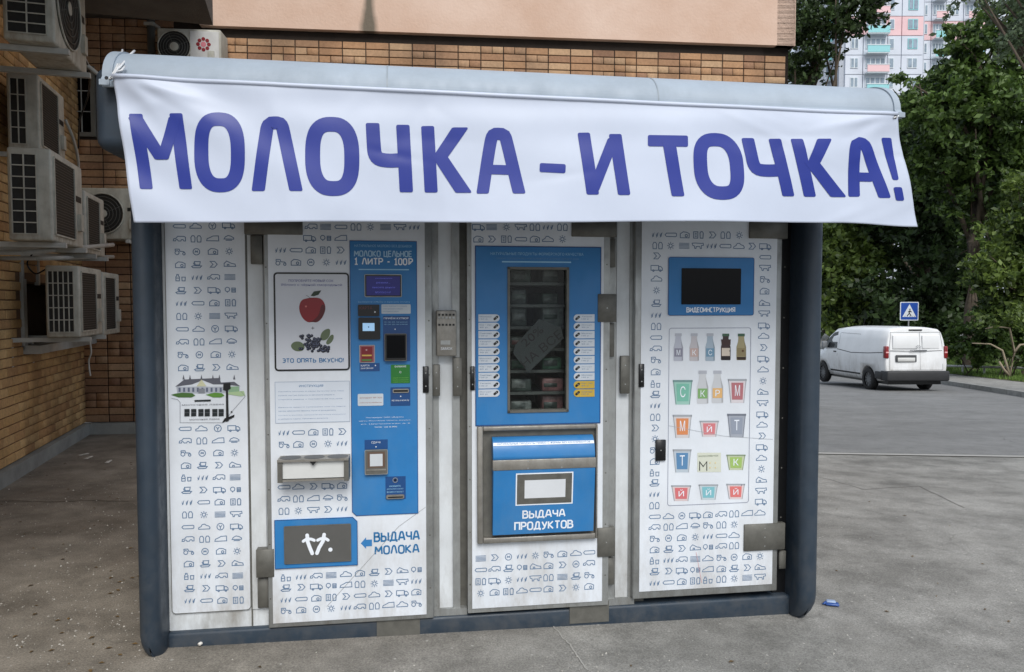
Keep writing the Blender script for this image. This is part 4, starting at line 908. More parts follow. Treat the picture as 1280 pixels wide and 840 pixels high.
def bst(s, t):
    xt = lerp(141, 1120, s); yt = lerp(96, 143, s)+ .6*math.sin(s*math.pi)
    yb = 279.5 + .7*math.sin(s*16) + (5.8*sst(s, .90, 1)) - 1.0*sst(s, 0, .1)
    xb = lerp(172, 1143, s); px = lerp(xt, xb, t); return px, lerp(yt, yb, t)
cloth = mat('white banner vinyl', srgb(192, 201, 218), .42, var=.05, vscale=3, bump=.03, bscale=4)
v = []; NX, NY = 300, 70
for j in range(NY+1):
    for i in range(NX+1):
        v.append(bp(*bst(i/NX, j/NY)))
f = [(j*(NX+1)+i, (j+1)*(NX+1)+i, (j+1)*(NX+1)+i+1, j*(NX+1)+i+1) for j in range(NY) for i in range(NX)]
o = obj_from_np('cloth', np.array(v), np.array(f), cloth, banner)
for p in o.data.polygons: p.use_smooth = True
sm = o.modifiers.new('thickness', 'SOLIDIFY'); sm.thickness = .0015; sm.offset = -1
m_ = MB(); m_.tube([bp(lerp(141, 1120, i/60), lerp(96, 143, i/60), -.001) for i in range(61)], .009, cloth, 8); m_.build('top_hem', banner)
letter_m = mat('violet blue banner ink', srgb(22, 44, 138), .38, var=.1, vscale=2.5)
def stroke(pts, w0, w1=None, rnd=3.0, closed=False):
    """pts in photo pixels: dense resample, variable width, rounded end corners -> grid on the cloth"""
    w1 = w0 if w1 is None else w1; P = [Vector(p) for p in pts]
    if closed: P.append(P[0])
    Ls = [0]
    for a, b in zip(P, P[1:]): Ls.append(Ls[-1]+(b-a).length)
    T_ = Ls[-1]; n = max(8, int(T_/3)); ts = [T_*i/n for i in range(n+1)]
    if not closed: ts = [0, rnd*.15, rnd*.5, rnd] + [t for t in ts if rnd < t < T_-rnd] + [T_-rnd, T_-rnd*.5, T_-rnd*.15, T_]
    def at(t):
        t = max(0, min(T_, t))
        for k in range(len(P)-1):
            if t <= Ls[k+1] or k == len(P)-2: return P[k].lerp(P[k+1], (t-Ls[k])/(Ls[k+1]-Ls[k]))
    rows = []
    for t in ts:
        h_ = .6
        if closed: tg = at((t+h_) % T_)-at((t-h_) % T_)
        else: tg = at(t+h_)-at(t-h_)
        tg.normalize(); nn = Vector((-tg.y, tg.x)); hw = lerp(w0, w1, t/T_)/2
        if not closed:
            e = min(t, T_-t)
            if e < rnd: hw = hw-rnd+math.sqrt(max(0, rnd*rnd-(rnd-e)**2))
        p = at(t)
        if not closed and abs(nn.x) > .45:      # terminals are cut level, as printed
            e = min(t, T_-t); wt = max(0, 1-e/16); hv = Vector((math.copysign(1/abs(nn.x), nn.x), 0)); nn = nn.lerp(hv, wt)
        rows.append([p+nn*hw*k for k in (-1, -.5, 0, .5, 1)])
    return rows
def smoothed(pts, it=3, closed=False):
    P = [Vector(p) for p in pts]
    for _ in range(it):
        Q = []; n = len(P)
        rng = range(n) if closed else range(n-1)
        if not closed: Q.append(P[0])
        for i in rng: a, b = P[i], P[(i+1) % n]; Q += [a.lerp(b, .25), a.lerp(b, .75)]
        if not closed: Q.append(P[-1])
        P = Q
    return [tuple(p) for p in P]
def z4(*p): return [(120+x/2.4615, 50+y/2.4615) for x, y in p]
def z5(*p): return [(620+x/2.370, 50+y/2.370) for x, y in p]
def ell(x0, x1, y0, y1, wdt, slant=0, conv=z4, n=44):
    hx = (x1-x0-wdt)/2; hy = (y1-y0-wdt)/2; cx = (x0+x1)/2; cy = (y0+y1)/2; pts = []
    for i in range(n):
        a = i*2*math.pi/n; c, s_ = math.cos(a), math.sin(a); e = 2/2.7
        pts.append((cx+hx*math.copysign(abs(c)**e, c)+slant*s_*abs(s_)**.2, cy+hy*math.copysign(abs(s_)**e, s_)))
    return conv(*pts)
q4, q5 = 1/2.4615, 1/2.370
LET = [
 ('М', [(z4((125, 229), (165, 463)), 41*q4, 38*q4), (z4((250, 229), (283, 462)), 40*q4, 38*q4), (z4((124, 240), (210, 372)), 38*q4, 36*q4), (z4((248, 240), (212, 372)), 38*q4, 34*q4)]),
 ('О', [(ell(307, 462, 225, 472, 43, 4), 43*q4, None, 'c')]),
 ('Л', [(smoothed(z4((503, 468), (524, 300), (530, 258), (552, 257), (573, 258), (582, 300), (619, 468)), 2), 40*q4, 40*q4)]),
 ('О', [(ell(645, 811, 238, 483, 46, 4), 46*q4, None, 'c')]),
 ('Ч', [(smoothed(z4((851, 257), (854, 310), (858, 365), (895, 374), (945, 371)), 3), 42*q4, 44*q4), (z4((944, 262), (955, 470)), 41*q4, 41*q4)]),
 ('К', [(z4((1020, 266), (1031, 471)), 40*q4, 40*q4), (z4((1121, 270), (1052, 372)), 42*q4, 38*q4), (z4((1052, 352), (1131, 472)), 40*q4, 42*q4)]),
 ('А', [(smoothed([(602.5, 243), (613, 175), (616.5, 167.5), (624, 168), (630.5, 168.5), (633, 177), (648, 243)], 2), 15.2, 15.5), ([(609, 212.5), (640, 213.5)], 12, 12)]),
 ('-', [(z5((127, 380), (203, 384)), 27*q5, 27*q5)]),
 ('И', [(z5((258, 276), (282, 461)), 36*q5, 36*q5), (z5((351, 280), (374, 462)), 37*q5, 36*q5), (z5((282, 450), (347, 292)), 32*q5, 32*q5)]),
 ('Т', [(z5((447, 300), (565, 302)), 34*q5, 34*q5), (z5((508, 300), (532, 466)), 38*q5, 37*q5)]),
 ('О', [(ell(580, 726, 277, 477, 40, 9, z5), 40*q5, None, 'c')]),
 ('Ч', [(smoothed(z5((742, 292), (749, 335), (757, 385), (790, 391), (840, 388)), 3), 37*q5, 37*q5), (z5((822, 294), (856, 466)), 36*q5, 35*q5)]),
 ('К', [(z5((887, 294), (921, 467)), 36*q5, 36*q5), (z5((969, 294), (928, 380)), 39*q5, 34*q5), (z5((926, 362), (1008, 467)), 36*q5, 38*q5)]),
 ('А', [(smoothed(z5((1054, 466), (1056, 345), (1062, 305), (1076, 306), (1090, 312), (1104, 350), (1143, 470)), 2), 34*q5, 34*q5), (z5((1066, 407), (1110, 408)), 27*q5, 27*q5)]),
 ('!', [(z5((1155, 290), (1176, 417)), 31*q5, 17*q5), (z5((1180, 438), (1188, 478)), 24*q5, 24*q5)]),
]
for ch, strokes in LET:
    m_ = MB(); n = 0
    for st in strokes:
        closed = len(st) > 3; rows = stroke(st[0], st[1], st[2], 2.2, closed); n += 1
        vs = [bp(p.x, p.y, .0013+.0003*n) for r_ in rows for p in r_]; fs = []
        for i in range(len(rows)-1):
            for k in range(4): fs.append((i*5+k, i*5+k+1, (i+1)*5+k+1, (i+1)*5+k))
        m_.add(vs, fs, letter_m, True)
    m_.build('dash' if ch == '-' else ('exclamation_mark' if ch == '!' else 'letter'), banner)
rope_m = mat('white cord', srgb(220, 222, 224), .7)
def rp(px, py, dd): u, z = K(px, py, dd); return (u, -dd, z)
for pts in ([(138, 99, .67), (150, 84, .64), (163, 68, .5), (168, 63.5, .42)], [(137, 99, .67), (144, 88, .64), (150, 74, .55), (153, 62.5, .42)], [(146, 90, .66), (152, 88, .66), (156, 83, .62)], [(140, 98, .67), (147, 86, .66), (150, 80, .6)]):
    m_ = MB(); m_.tube([rp(*p) for p in pts], .0042, rope_m, 6); m_.build('cord', banner)
m_ = MB(); u, z = K(1117, 147, BD); m_.disc(u, z, .008, BD+.012, black, 10); m_.build('eyelet', banner); m_ = MB(); m_.tube([rp(1117, 147, .67), rp(1122, 146, .66), rp(1125, 140, .6)], .004, rope_m, 6); m_.build('cord', banner); m_ = MB(); u, z = K(134, 98, .665); m_.disc(u, z, .007, .672, black, 10); m_.disc(u+.015, z-.002, .005, .672, black, 10); m_.build('eyelet', banner)

# ================================================================== BRICK BUILDING
bld = empty('brick_building', (-5.27, 9.03, 0), 0, label='brick building with a peach plaster upper storey behind the kiosk', category='building')
mortar = mat('dark mortar', srgb(46, 38, 32), .95, var=.3, vscale=8)
mortar_l = mat('brown mortar', srgb(128, 102, 76), .95, var=.3, vscale=8)
def brick_mat(name, cols, dirt):
    m = bpy.data.materials.new(name); m.use_nodes = True; t = m.node_tree; n = t.nodes; l = t.links; p = n['Principled BSDF']; p.inputs['Roughness'].default_value = .85
    oi = n.new('ShaderNodeObjectInfo'); geo = n.new('ShaderNodeNewGeometry'); r1 = n.new('ShaderNodeMath'); r1.operation = 'ADD'
    l.new(oi.outputs['Random'], r1.inputs[0]); l.new(geo.outputs['Random Per Island'], r1.inputs[1]); fr_ = n.new('ShaderNodeMath'); fr_.operation = 'FRACT'; l.new(r1.outputs[0], fr_.inputs[0])
    rp_ = n.new('ShaderNodeValToRGB'); rp_.color_ramp.elements[0].color = cols[0]; rp_.color_ramp.elements[1].color = cols[-1]
    for i, c in enumerate(cols[1:-1]): e = rp_.color_ramp.elements.new((i+1)/(len(cols)-1)); e.color = c
    l.new(fr_.outputs[0], rp_.inputs[0])
    ps = geo.outputs['Position']; nz = n.new('ShaderNodeTexNoise'); nz.inputs['Scale'].default_value = 1.3; nz.inputs['Detail'].default_value = 5; mp = n.new('ShaderNodeMapping'); mp.inputs['Scale'].default_value = (1.6, 1.6, .7); l.new(ps, mp.inputs[0]); l.new(mp.outputs[0], nz.inputs['Vector'])
    rr_ = n.new('ShaderNodeValToRGB'); rr_.color_ramp.elements[0].position = .38; rr_.color_ramp.elements[1].position = .58; rr_.color_ramp.elements[0].color = (dirt, dirt, dirt, 1); rr_.color_ramp.elements[1].color = (1, 1, 1, 1); l.new(nz.outputs[0], rr_.inputs[0])
    n2 = n.new('ShaderNodeTexNoise'); n2.inputs['Scale'].default_value = 35; n2.inputs['Detail'].default_value = 4; l.new(ps, n2.inputs['Vector']); r3 = n.new('ShaderNodeValToRGB'); r3.color_ramp.elements[0].position = .3; r3.color_ramp.elements[0].color = (.72, .72, .72, 1); r3.color_ramp.elements[1].color = (1.1, 1.1, 1.1, 1); l.new(n2.outputs[0], r3.inputs[0])
    x = n.new('ShaderNodeMix'); x.data_type = 'RGBA'; x.blend_type = 'MULTIPLY'; x.inputs[0].default_value = 1; l.new(rp_.outputs[0], x.inputs[6]); l.new(rr_.outputs[0], x.inputs[7])
    y = n.new('ShaderNodeMix'); y.data_type = 'RGBA'; y.blend_type = 'MULTIPLY'; y.inputs[0].default_value = 1; l.new(x.outputs[2], y.inputs[6]); l.new(r3.outputs[0], y.inputs[7]); l.new(y.outputs[2], p.inputs['Base Color'])
    b = n.new('ShaderNodeBump'); b.inputs['Strength'].default_value = .4; b.inputs['Distance'].default_value = .004; l.new(n2.outputs[0], b.inputs['Height']); l.new(b.outputs[0], p.inputs['Normal'])
    return m
bm_back = brick_mat('red brown brick', [srgb(176, 136, 102), srgb(190, 148, 110), srgb(156, 118, 92), srgb(202, 168, 132), srgb(168, 128, 98)], .66)
bm_left = brick_mat('ochre brick', [srgb(204, 164, 110), srgb(214, 176, 122), srgb(190, 148, 102), srgb(222, 186, 132), srgb(200, 158, 108)], .62)
def brick_mesh(m):
    b = MB(); b.rbox((-.5, -.5, -.5), (.5, .5, .5), .0, m, 1); b2 = MB(); c = .035
    # chamfered front face: local -y is the face
    x = .5; vs = [(-x, .5, -x), (x, .5, -x), (x, .5, x), (-x, .5, x), (-x, -.3, -x), (x, -.3, -x), (x, -.3, x), (-x, -.3, x), (-x+.02, -.5, -x+.06), (x-.02, -.5, -x+.06), (x-.02, -.5, x-.06), (-x+.02, -.5, x-.06)]
    fs = [(4, 5, 1, 0), (5, 6, 2, 1), (6, 7, 3, 2), (7, 4, 0, 3), (8, 9, 5, 4), (9, 10, 6, 5), (10, 11, 7, 6), (11, 8, 4, 7), (11, 10, 9, 8)]
    me = bpy.data.meshes.new('brick'); me.from_pydata(vs, [], [f[::-1] for f in fs]); me.materials.append(m); me.update(); return me, vs, [f[::-1] for f in fs]
def px_of(P):
    v_ = P-Vector((0, 0, EYE)); f_w = Vector((0, math.cos(PITCH), -math.sin(PITCH))); up = Vector((0, math.sin(PITCH), math.cos(PITCH))); dz = v_.dot(f_w)
    if dz < .3: return None
    return (CX+F*v_.x/dz, CY-F*v_.dot(up)/dz, dz)
CORNER = Vector((-5.27, 9.03, 0))
BA = R(5.5); eb = Vector((math.cos(BA), math.sin(BA), 0)); nb_ = Vector((math.sin(BA), -math.cos(BA), 0))
el = Vector((.2778, -.9606, 0)).normalized(); nl = Vector((.9606, .2778, 0)).normalized()     # left wall runs towards the camera
def wall_bricks(start, e, nrm, length, z0, z1, bl, bh, skips, bond, mtl, wallname, core_to):
    wl = MB()
    bk = -nrm*.35
    def pt(s, z, o): return start + e*s + nrm*o + Vector((0, 0, z))
    L0 = bld.location
    # solid wall with openings: slabs between
    segs = [(0, length, z0, core_to)]
    for sk in [s_ for s_ in skips if len(s_) > 4]:
        new = []
        for (a, b, c, d_) in segs:
            sa, sb, sc_, sd = sk[:4]
            if sb <= a or sa >= b or sd <= c or sc_ >= d_: new.append((a, b, c, d_)); continue
            if a < sa: new.append((a, sa, c, d_))
            if sb < b: new.append((sb, b, c, d_))
            if c < sc_: new.append((max(a, sa), min(b, sb), c, sc_))
            if sd < d_: new.append((max(a, sa), min(b, sb), sd, d_))
        segs = new
    for (a, b, c, d_) in segs:
        P = [pt(a, c, 0), pt(b, c, 0), pt(b, c, -.35), pt(a, c, -.35), pt(a, d_, 0), pt(b, d_, 0), pt(b, d_, -.35), pt(a, d_, -.35)]
        wl.add([p-L0 for p in P], [(0, 3, 2, 1), (4, 5, 6, 7), (0, 1, 5, 4), (1, 2, 6, 5), (2, 3, 7, 6), (3, 0, 4, 7)], mortar if bond == 'stack' else mortar_l)
    wo_ = wl.build(wallname, bld)
    out = []; j = 0; z = z0
    while z+bh < z1+.001:
        s = -(bl/2 if (bond == 'run' and j % 2) else 0); 
        while s < length-.02:
            a = max(s, 0)+.006; b = min(s+bl, length)-.006
            zc0, zc1 = z+.005, z+bh-.005
            ok = b-a > .04
            for sk in skips:
                if not (b < sk[0] or a > sk[1] or zc1 < sk[2] or zc0 > sk[3]): ok = False
            if ok:
                if bond == 'stack' and random.random() < .3: m1 = (a+b)/2; out += [(a, m1-.004, zc0, zc1), (m1+.004, b, zc0, zc1)]
                else: out.append((a, b, zc0, zc1))
            s += bl
        z += bh; j += 1
    return wo_, [(start, e, nrm, q_, mtl, wo_) for q_ in out]
WIN = (1.2-.02, 2.12, 1.16, 1.83)   # small window in the left wall, s measured from the corner... set below
def s_left(px): # position on left wall where pixel column meets it
    k = (px-CX)/F; return (CORNER.x - k*CORNER.y)/(k*el.y - el.x)
sw0 = s_left(30); WIN = (.25, sw0, 1.2, 1.82, 'hole')
w1, br1 = wall_bricks(CORNER, el, nl, 8.6, .14, 8.2, .262, .088, [WIN], 'run', bm_left, 'left_wall', 8.4)
ub = 9.75
def s_back(px): k = (px-CX)/F; return (CORNER.x-k*CORNER.y)/(k*eb.y-eb.x)
sg0, sg1 = s_back(86), s_back(121)
zp_ = 4.98
px_pl = s_back(259)
w2, br2 = wall_bricks(CORNER, eb, nb_, s_back(980), .14, 8.2, .288, .091, [(px_pl-.06, 20, zp_-.03, 20), (sg0, sg1, 3.68, 4.42, 'hole')], 'stack', bm_back, 'back_wall', 8.4)
me_l, bvs, bfs = brick_mesh(bm_left); me_b, _, _ = brick_mesh(bm_back)
cand = []
for it in br1+br2:
    st, e, nrm, (a, b, c, d_), mtl, wo_ = it; cpt = st+e*((a+b)/2)+Vector((0, 0, (c+d_)/2)); p = px_of(cpt+nrm*.01); vis = 0
    if p and -8 < p[0] < 1285 and -5 < p[1] < 840:
        hid = (200 < p[0] < 1000 and 104 < p[1] < 800) or (128 < p[0] < 215 and 70 < p[1] < 190 + 90*(p[0] > 150)) or (160 < p[0] < 215 and p[1] > 190) or (300 < p[0] < 985 and p[1] > 100)
        view = (cpt-Vector((0, 0, EYE))).normalized(); hidden2 = p[0] < 60 and p[1] < 90
        if not hid and not hidden2: vis = (b-a)*(d_-c)*abs(view.dot(nrm))/(p[2]**2)
    cand.append((vis, it))
cand.sort(key=lambda q_: -q_[0]); rest = []
for i, (vis, it) in enumerate(cand):
    st, e, nrm, (a, b, c, d_), mtl, wo_ = it
    if i < 300 and vis > 0:
        o = bpy.data.objects.new('brick', me_l if mtl == bm_left else me_b); COL.objects.link(o); o.parent = wo_
        ctr = st+e*((a+b)/2)+Vector((0, 0, (c+d_)/2))+nrm*(.002+random.uniform(-.002, .002))-bld.location
        ang = math.atan2(-nrm.x, nrm.y)+math.pi   # local -y faces the normal
        o.location = ctr; o.rotation_euler = (0, 0, ang); o.scale = (b-a, .024, d_-c)
    else: rest.append(it)
for mtl, wo_ in ((bm_left, w1), (bm_back, w2)):
    V = []; Fc = []
    bv = np.array(bvs)
    quad = np.array(bfs)
    items = [it for it in rest if it[4] is mtl]
    for it in items:
        st, e, nrm, (a, b, c, d_), _, _ = it
        ctr = np.array(st+e*((a+b)/2)+Vector((0, 0, (c+d_)/2))+nrm*(.002+random.uniform(-.002, .002))-bld.location)
        ax = np.array(e)*(b-a); ay = -np.array(nrm)*.024; az = np.array((0, 0, d_-c))
        if np.dot(np.cross(ax, ay), az) < 0: ax = -ax
        k = len(V)*12; V.append(ctr + bv[:, :1]*ax + bv[:, 1:2]*ay + bv[:, 2:3]*az); Fc.append(quad+k)
    obj_from_np('brickwork', np.concatenate(V), np.concatenate(Fc), mtl, wo_, kind='stuff')
def wbox(mb_, st, e, nrm, s0, s1, o0, o1, z0, z1, m):
    P = [st+e*s+nrm*o for s, o in ((s0, o0), (s1, o0), (s1, o1), (s0, o1))]; P = [p-bld.location for p in P]
    vs = [(p.x, p.y, z0) for p in P]+[(p.x, p.y, z1) for p in P]; mb_.add(vs, [(0, 3, 2, 1), (4, 5, 6, 7), (0, 1, 5, 4), (1, 2, 6, 5), (2, 3, 7, 6), (3, 0, 4, 7)], m)
# side wall at the right end of the back wall, running away
endp = CORNER+eb*s_back(980)
mb = MB(); wbox(mb, endp, -nb_, eb, .0, 8, -.35, -.0, 0, 8.4, mortar); mb.build('end_wall', bld)
# plinth
plinth_m = mat('painted concrete plinth', srgb(150, 154, 152), .8, var=.3, vscale=4, bump=.3)
mb = MB(); wbox(mb, CORNER, el, nl, -.0, 8.6, -.05, .07, -.3, .135, plinth_m); wbox(mb, CORNER, eb, nb_, .072, s_back(980), -.05, .07, -.6, .135, plinth_m); mb.build('plinth', bld)
# plaster storey
def plaster_mat():
    m = mat('peach plaster', srgb(212, 187, 170), .9, col2=srgb(198, 168, 148), vscale=.9, bump=.35, bscale=30)
    t = m.node_tree; n = t.nodes; l = t.links; p = n['Principled BSDF']; src = p.inputs['Base Color'].links[0].from_socket
    geo = n.new('ShaderNodeNewGeometry'); sx = n.new('ShaderNodeSeparateXYZ'); l.new(geo.outputs['Position'], sx.inputs[0])
    x0 = (CORNER+eb*s_back(466)).x; nz = n.new('ShaderNodeTexNoise'); nz.inputs['Scale'].default_value = 3; nz.inputs['Detail'].default_value = 5; l.new(geo.outputs['Position'], nz.inputs['Vector'])
    sb = n.new('ShaderNodeMath'); sb.operation = 'SUBTRACT'; sb.inputs[1].default_value = x0; l.new(sx.outputs[0], sb.inputs[0]); ab = n.new('ShaderNodeMath'); ab.operation = 'ABSOLUTE'; l.new(sb.outputs[0], ab.inputs[0])
    wz = n.new('ShaderNodeMapRange'); wz.inputs[1].default_value = 4.9; wz.inputs[2].default_value = 5.6; wz.inputs[3].default_value = .12; wz.inputs[4].default_value = .055; l.new(sx.outputs[2], wz.inputs[0])
    dv = n.new('ShaderNodeMath'); dv.operation = 'DIVIDE'; l.new(ab.outputs[0], dv.inputs[0]); l.new(wz.outputs[0], dv.inputs[1])
    ad = n.new('ShaderNodeMath'); ad.operation = 'ADD'; l.new(dv.outputs[0], ad.inputs[0]); l.new(nz.outputs[0], ad.inputs[1])
    rp_ = n.new('ShaderNodeValToRGB'); rp_.color_ramp.elements[0].position = .55; rp_.color_ramp.elements[1].position = 1.0; rp_.color_ramp.elements[0].color = (.9, .9, .9, 1); rp_.color_ramp.elements[1].color = (0, 0, 0, 1)
    mm = n.new('ShaderNodeMath'); mm.operation = 'MULTIPLY'; mm.inputs[1].default_value = .62; l.new(ad.outputs[0], mm.inputs[0]); l.new(mm.outputs[0], rp_.inputs[0])
    x = n.new('ShaderNodeMix'); x.data_type = 'RGBA'; l.new(rp_.outputs[0], x.inputs[0]); l.new(src, x.inputs[6]); x.inputs[7].default_value = srgb(88, 84, 72); l.new(x.outputs[2], p.inputs['Base Color']); return m
pm = plaster_mat()
mb = MB(); wbox(mb, CORNER, eb, nb_, px_pl, s_back(984), -.1, .09, zp_, 9.5, pm); wbox(mb, endp, -nb_, eb, -.09, 8, -.2, .05, zp_, 9.5, pm); mb.build('plaster_storey', bld)
# dark slab over the corner
slab_m = mat('dark concrete slab', srgb(92, 90, 86), .9, var=.35, vscale=3, bump=.3)
mb = MB(); wbox(mb, CORNER, eb, nb_, -.0, s_back(272), .1, 2.4, 5.02, 5.3, slab_m); mb.build('balcony_shade_slab', bld)
mb = MB(); wbox(mb, CORNER, el, nl, 2.5, 8.6, .0, 1.8, 4.25, 4.5, slab_m); mb.build('balcony_shade_slab', bld)  # added slab along the left wall, placed to shade the air conditioner corner
# small low window in the left wall
wn = empty('window'); wn.parent = bld
frm = mat('grey white window trim', srgb(176, 178, 174), .6, var=.2, vscale=8)
mb = MB(); wbox(mb, CORNER, el, nl, sw0-.0, sw0+.09, -.12, .03, 1.16, 1.84, frm); mb.build('frame', wn)
mb = MB(); wbox(mb, CORNER, el, nl, .02, sw0+.09, -.3, .16, 1.12, 1.2, frm); mb.build('sill', wn)
mb = MB(); wbox(mb, CORNER, el, nl, .25, sw0, -.34, -.30, 1.2, 1.83, mat('dark window glass', srgb(26, 24, 26), .15)); mb.build('pane', wn)
# barred window in the back wall
wn = empty('window'); wn.parent = bld; z0, z1 = 3.68, 4.42
mb = MB()
for (a, b, c, e_) in ((sg0-.05, sg0, z0-.05, z1+.05), (sg1, sg1+.05, z0-.05, z1+.05), (sg0, sg1, z0-.05, z0), (sg0, sg1, z1, z1+.05)): wbox(mb, CORNER, eb, nb_, a, b, -.12, .03, c, e_, mat('dull window frame', srgb(120, 120, 114), .6))
mb.build('frame', wn)
mb = MB(); wbox(mb, CORNER, eb, nb_, sg0, sg1, -.2, -.17, z0, z1, MATS['dark window glass']); mb.build('pane', wn)
mb = MB()
for i in range(1, 3): s = lerp(sg0, sg1, i/3); wbox(mb, CORNER, eb, nb_, s-.005, s+.005, .01, .02, z0, z1, frm)
for i in range(1, 3): z = lerp(z0, z1, i/3); wbox(mb, CORNER, eb, nb_, sg0, sg1, .022, .03, z-.005, z+.005, frm)
mb.build('grille', wn)
# drainpipe
P0 = CORNER+eb*s_back(201)+nb_*.12
dpipe = empty('downpipe', (P0.x, P0.y, 3.0), 0, label='grey vertical pipe standing behind the left end of the kiosk roof', category='pipe')
mb = MB(); mb.tube([(0, 0, -3), (0, 0, 2.02)], .045, mat('zinc pipe', srgb(120, 122, 120), .5, metal=.4), 12); mb.build('pipe', dpipe)
for z in (1.0, 1.95):
    mb = MB(); mb.rbox((-.06, -.06, z-.02), (.06, .12, z+.02), .005, frm, 2); mb.build('bracket', dpipe)

# ================================================================== AIR CONDITIONERS
acw = mat('aged white ac casing', srgb(186, 186, 176), .55, var=.25, vscale=7, bump=.05); grime(acw, 0, .6, srgb(110, 92, 68), .7, 9, .35, .25)
acd = mat('dark ac fins', srgb(34, 35, 34), .7, var=.4, vscale=30)
def ac_unit(px, D, z0, z1, th, wd, side, front, label, dirv=None, ang=None, brk=True, fc=.40):
    """front-near corner at pixel column px / depth D; local +x = out of the wall (fan side), local +y = along the wall away from us"""
    X = (px-CX)/F*D; rz = ang if ang is not None else math.atan2(.2778, .9606)
    root = empty('air_conditioner', (X, D, z0), rz, label=label, category='air conditioner', group='outdoor air conditioning units')
    h = z1-z0
    m = MB(); m.rbox((-th, 0, 0), (0, wd, h), .018, acw, 3); m.build('casing', root)
    # side facing the camera (local -y)
    m = MB(); e = .03 if side != 'grid' else .025
    r = (-th+e, .05, -e-(.07 if side in ('tall', 'narrow') else .02), h-.05)
    m.box((r[0], -.004, r[1]), (r[2], .002, r[3]), acd); m.build('side_vent', root)
    m = MB(); nx, ny = {'grid': (5, 5), 'tall': (2, 7), 'louvre': (2, 9), 'narrow': (2, 4)}[side]
    for i in range(nx+1): x = lerp(r[0], r[2], i/nx); m.box((x-.0045, -.012, r[1]), (x+.0045, -.004, r[3]), acw)
    for j in range(ny+1): z = lerp(r[1], r[3], j/ny); m.box((r[0], -.0135, z-.0045), (r[2], -.0125, z+.0045), acw)
    m.build('side_grille', root)
    # front with the fan (local +x)
    m = MB(); a, b = .05, wd*.68; c, e_ = .06, h-.06
    if front == 'mesh':
        m.box((-.002, a, c), (.004, b, e_), acd); m.build('fan_opening', root)
        m = MB()
        for j in range(int((e_-c)/.022)+1): z = c+j*.022; m.box((.006, a, z-.002), (.009, b, z+.002), mat('grey wire', srgb(84, 84, 80), .6))
        for q_ in ((a-.012, a, c, e_), (b, b+.012, c, e_), (a, b, c-.012, c), (a, b, e_, e_+.012)): m.box((.0, q_[0], q_[2]), (.014, q_[1], q_[3]), acw)
        m.build('fan_grille', root)
    else:
        cy, cz, rr = wd*fc, h*.5, min(wd*.36, h*.45, wd*fc*.95)
        vs = [(.003, cy+rr*math.cos(k*math.pi/16), cz+rr*math.sin(k*math.pi/16)) for k in range(32)]
        m.prism([(p_[1], p_[2]) for p_ in vs], 'x', -.002, .005, acd); m.build('fan_opening', root)
        m = MB(); wire = mat('grey wire', srgb(84, 84, 80), .6)
        for k in range(1, 7):
            r_ = rr*k/6; m.tube([(.012, cy+r_*math.cos(t*math.pi/14), cz+r_*math.sin(t*math.pi/14)) for t in range(29)], .004 if k < 6 else .008, wire if k < 6 else acw, 5, False)
        for k in range(4): m.tube([(.01, cy+rr*math.cos(k*math.pi/2+.4), cz+rr*math.sin(k*math.pi/2+.4)), (.01, cy, cz)], .003, wire, 5)
        m.build('fan_grille', root)
        m = MB(); m.prism([(cy+.05*math.cos(k*math.pi/8), cz+.05*math.sin(k*math.pi/8)) for k in range(16)], 'x', .006, .018, acw); m.build('fan_hub', root)
    m = MB(); m.box((.0, wd*.76, h*.55), (.004, wd*.93, h*.62), acd); m.build('grip_recess', root)
    m = MB(); m.box((0, wd*.8, h*.2), (.03, wd*.9, h*.4), acw); m.build('valve_cover', root)
    if brk:
        for y in (.12, wd-.15):
            m = MB(); m.box((-th-.35, y-.02, -.045), (.06, y+.02, -.004), frm); m.box((-th-.35, y-.02, -.3), (-th-.31, y+.02, -.045), frm); m.build('bracket', root)
    return root
ac_unit(78, 5.45, 3.50, 4.25, .33, .85, 'louvre', 'fan', 'topmost air conditioner at the upper left with louvred side and round fan grille')
ac_unit(56, 6.6, 2.96, 3.63, .25, .75, 'narrow', 'mesh', 'narrow air conditioner second from the top on the left wall')
ac_unit(69, 5.75, 2.09, 2.80, .30, .85, 'tall', 'mesh', 'large dark-grilled air conditioner at mid height nearest the left edge')
ac_unit(110, 7.1, 2.09, 2.69, .26, .72, 'narrow', 'mesh', 'slim air conditioner just behind the large one at mid height')
ac_unit(100, 6.85, 1.29, 1.955, .28, .82, 'grid', 'mesh', 'lower air conditioner with a square-grid side vent above the small window ledge')
ac_unit(130, 8.0, 1.26, 1.95, .2, .74, 'narrow', 'mesh', 'lower air conditioner farther back next to the grid-sided one', brk=False)
# on the back wall, facing us: rotate so that local +x points along the wall normal
angb = math.atan2(nb_.y, nb_.x)
def back_ac(px_l, px_r, z0, z1, label, fan_side):
    s1 = s_back(px_r); s0 = s_back(px_l); wd = s1-s0; P = CORNER+eb*s0+nb_*.38
    r = ac_unit(640, 1, z0, z1, .3, wd, 'narrow', 'fan', label, ang=angb, fc=fan_side); r.location = (P.x, P.y, z0); return r
back_ac(123, 196, 2.36, 2.96, 'air conditioner on the back wall beside the kiosk with a round black fan grille', .36)
r8 = back_ac(218, 293, 4.40, 4.83, 'air conditioner above the kiosk roof bearing a red flower emblem', .27)
m = MB(); wd8 = s_back(293)-s_back(218); m.box((.0, wd8*.52, .03), (.012, wd8*.97, .40), mat('pale service panel', srgb(196, 196, 194), .5)); m.build('service_panel', r8)
m = MB(); cyy, czz = wd8*.73, .25
for k in range(8):
    a_ = k*math.pi/4; m.prism([(cyy+.062*math.cos(a_)+.022*math.cos(t*math.pi/5), czz+.062*math.sin(a_)+.022*math.sin(t*math.pi/5)) for t in range(10)], 'x', .012, .015, flat('emblem red', 130, 24, 36))
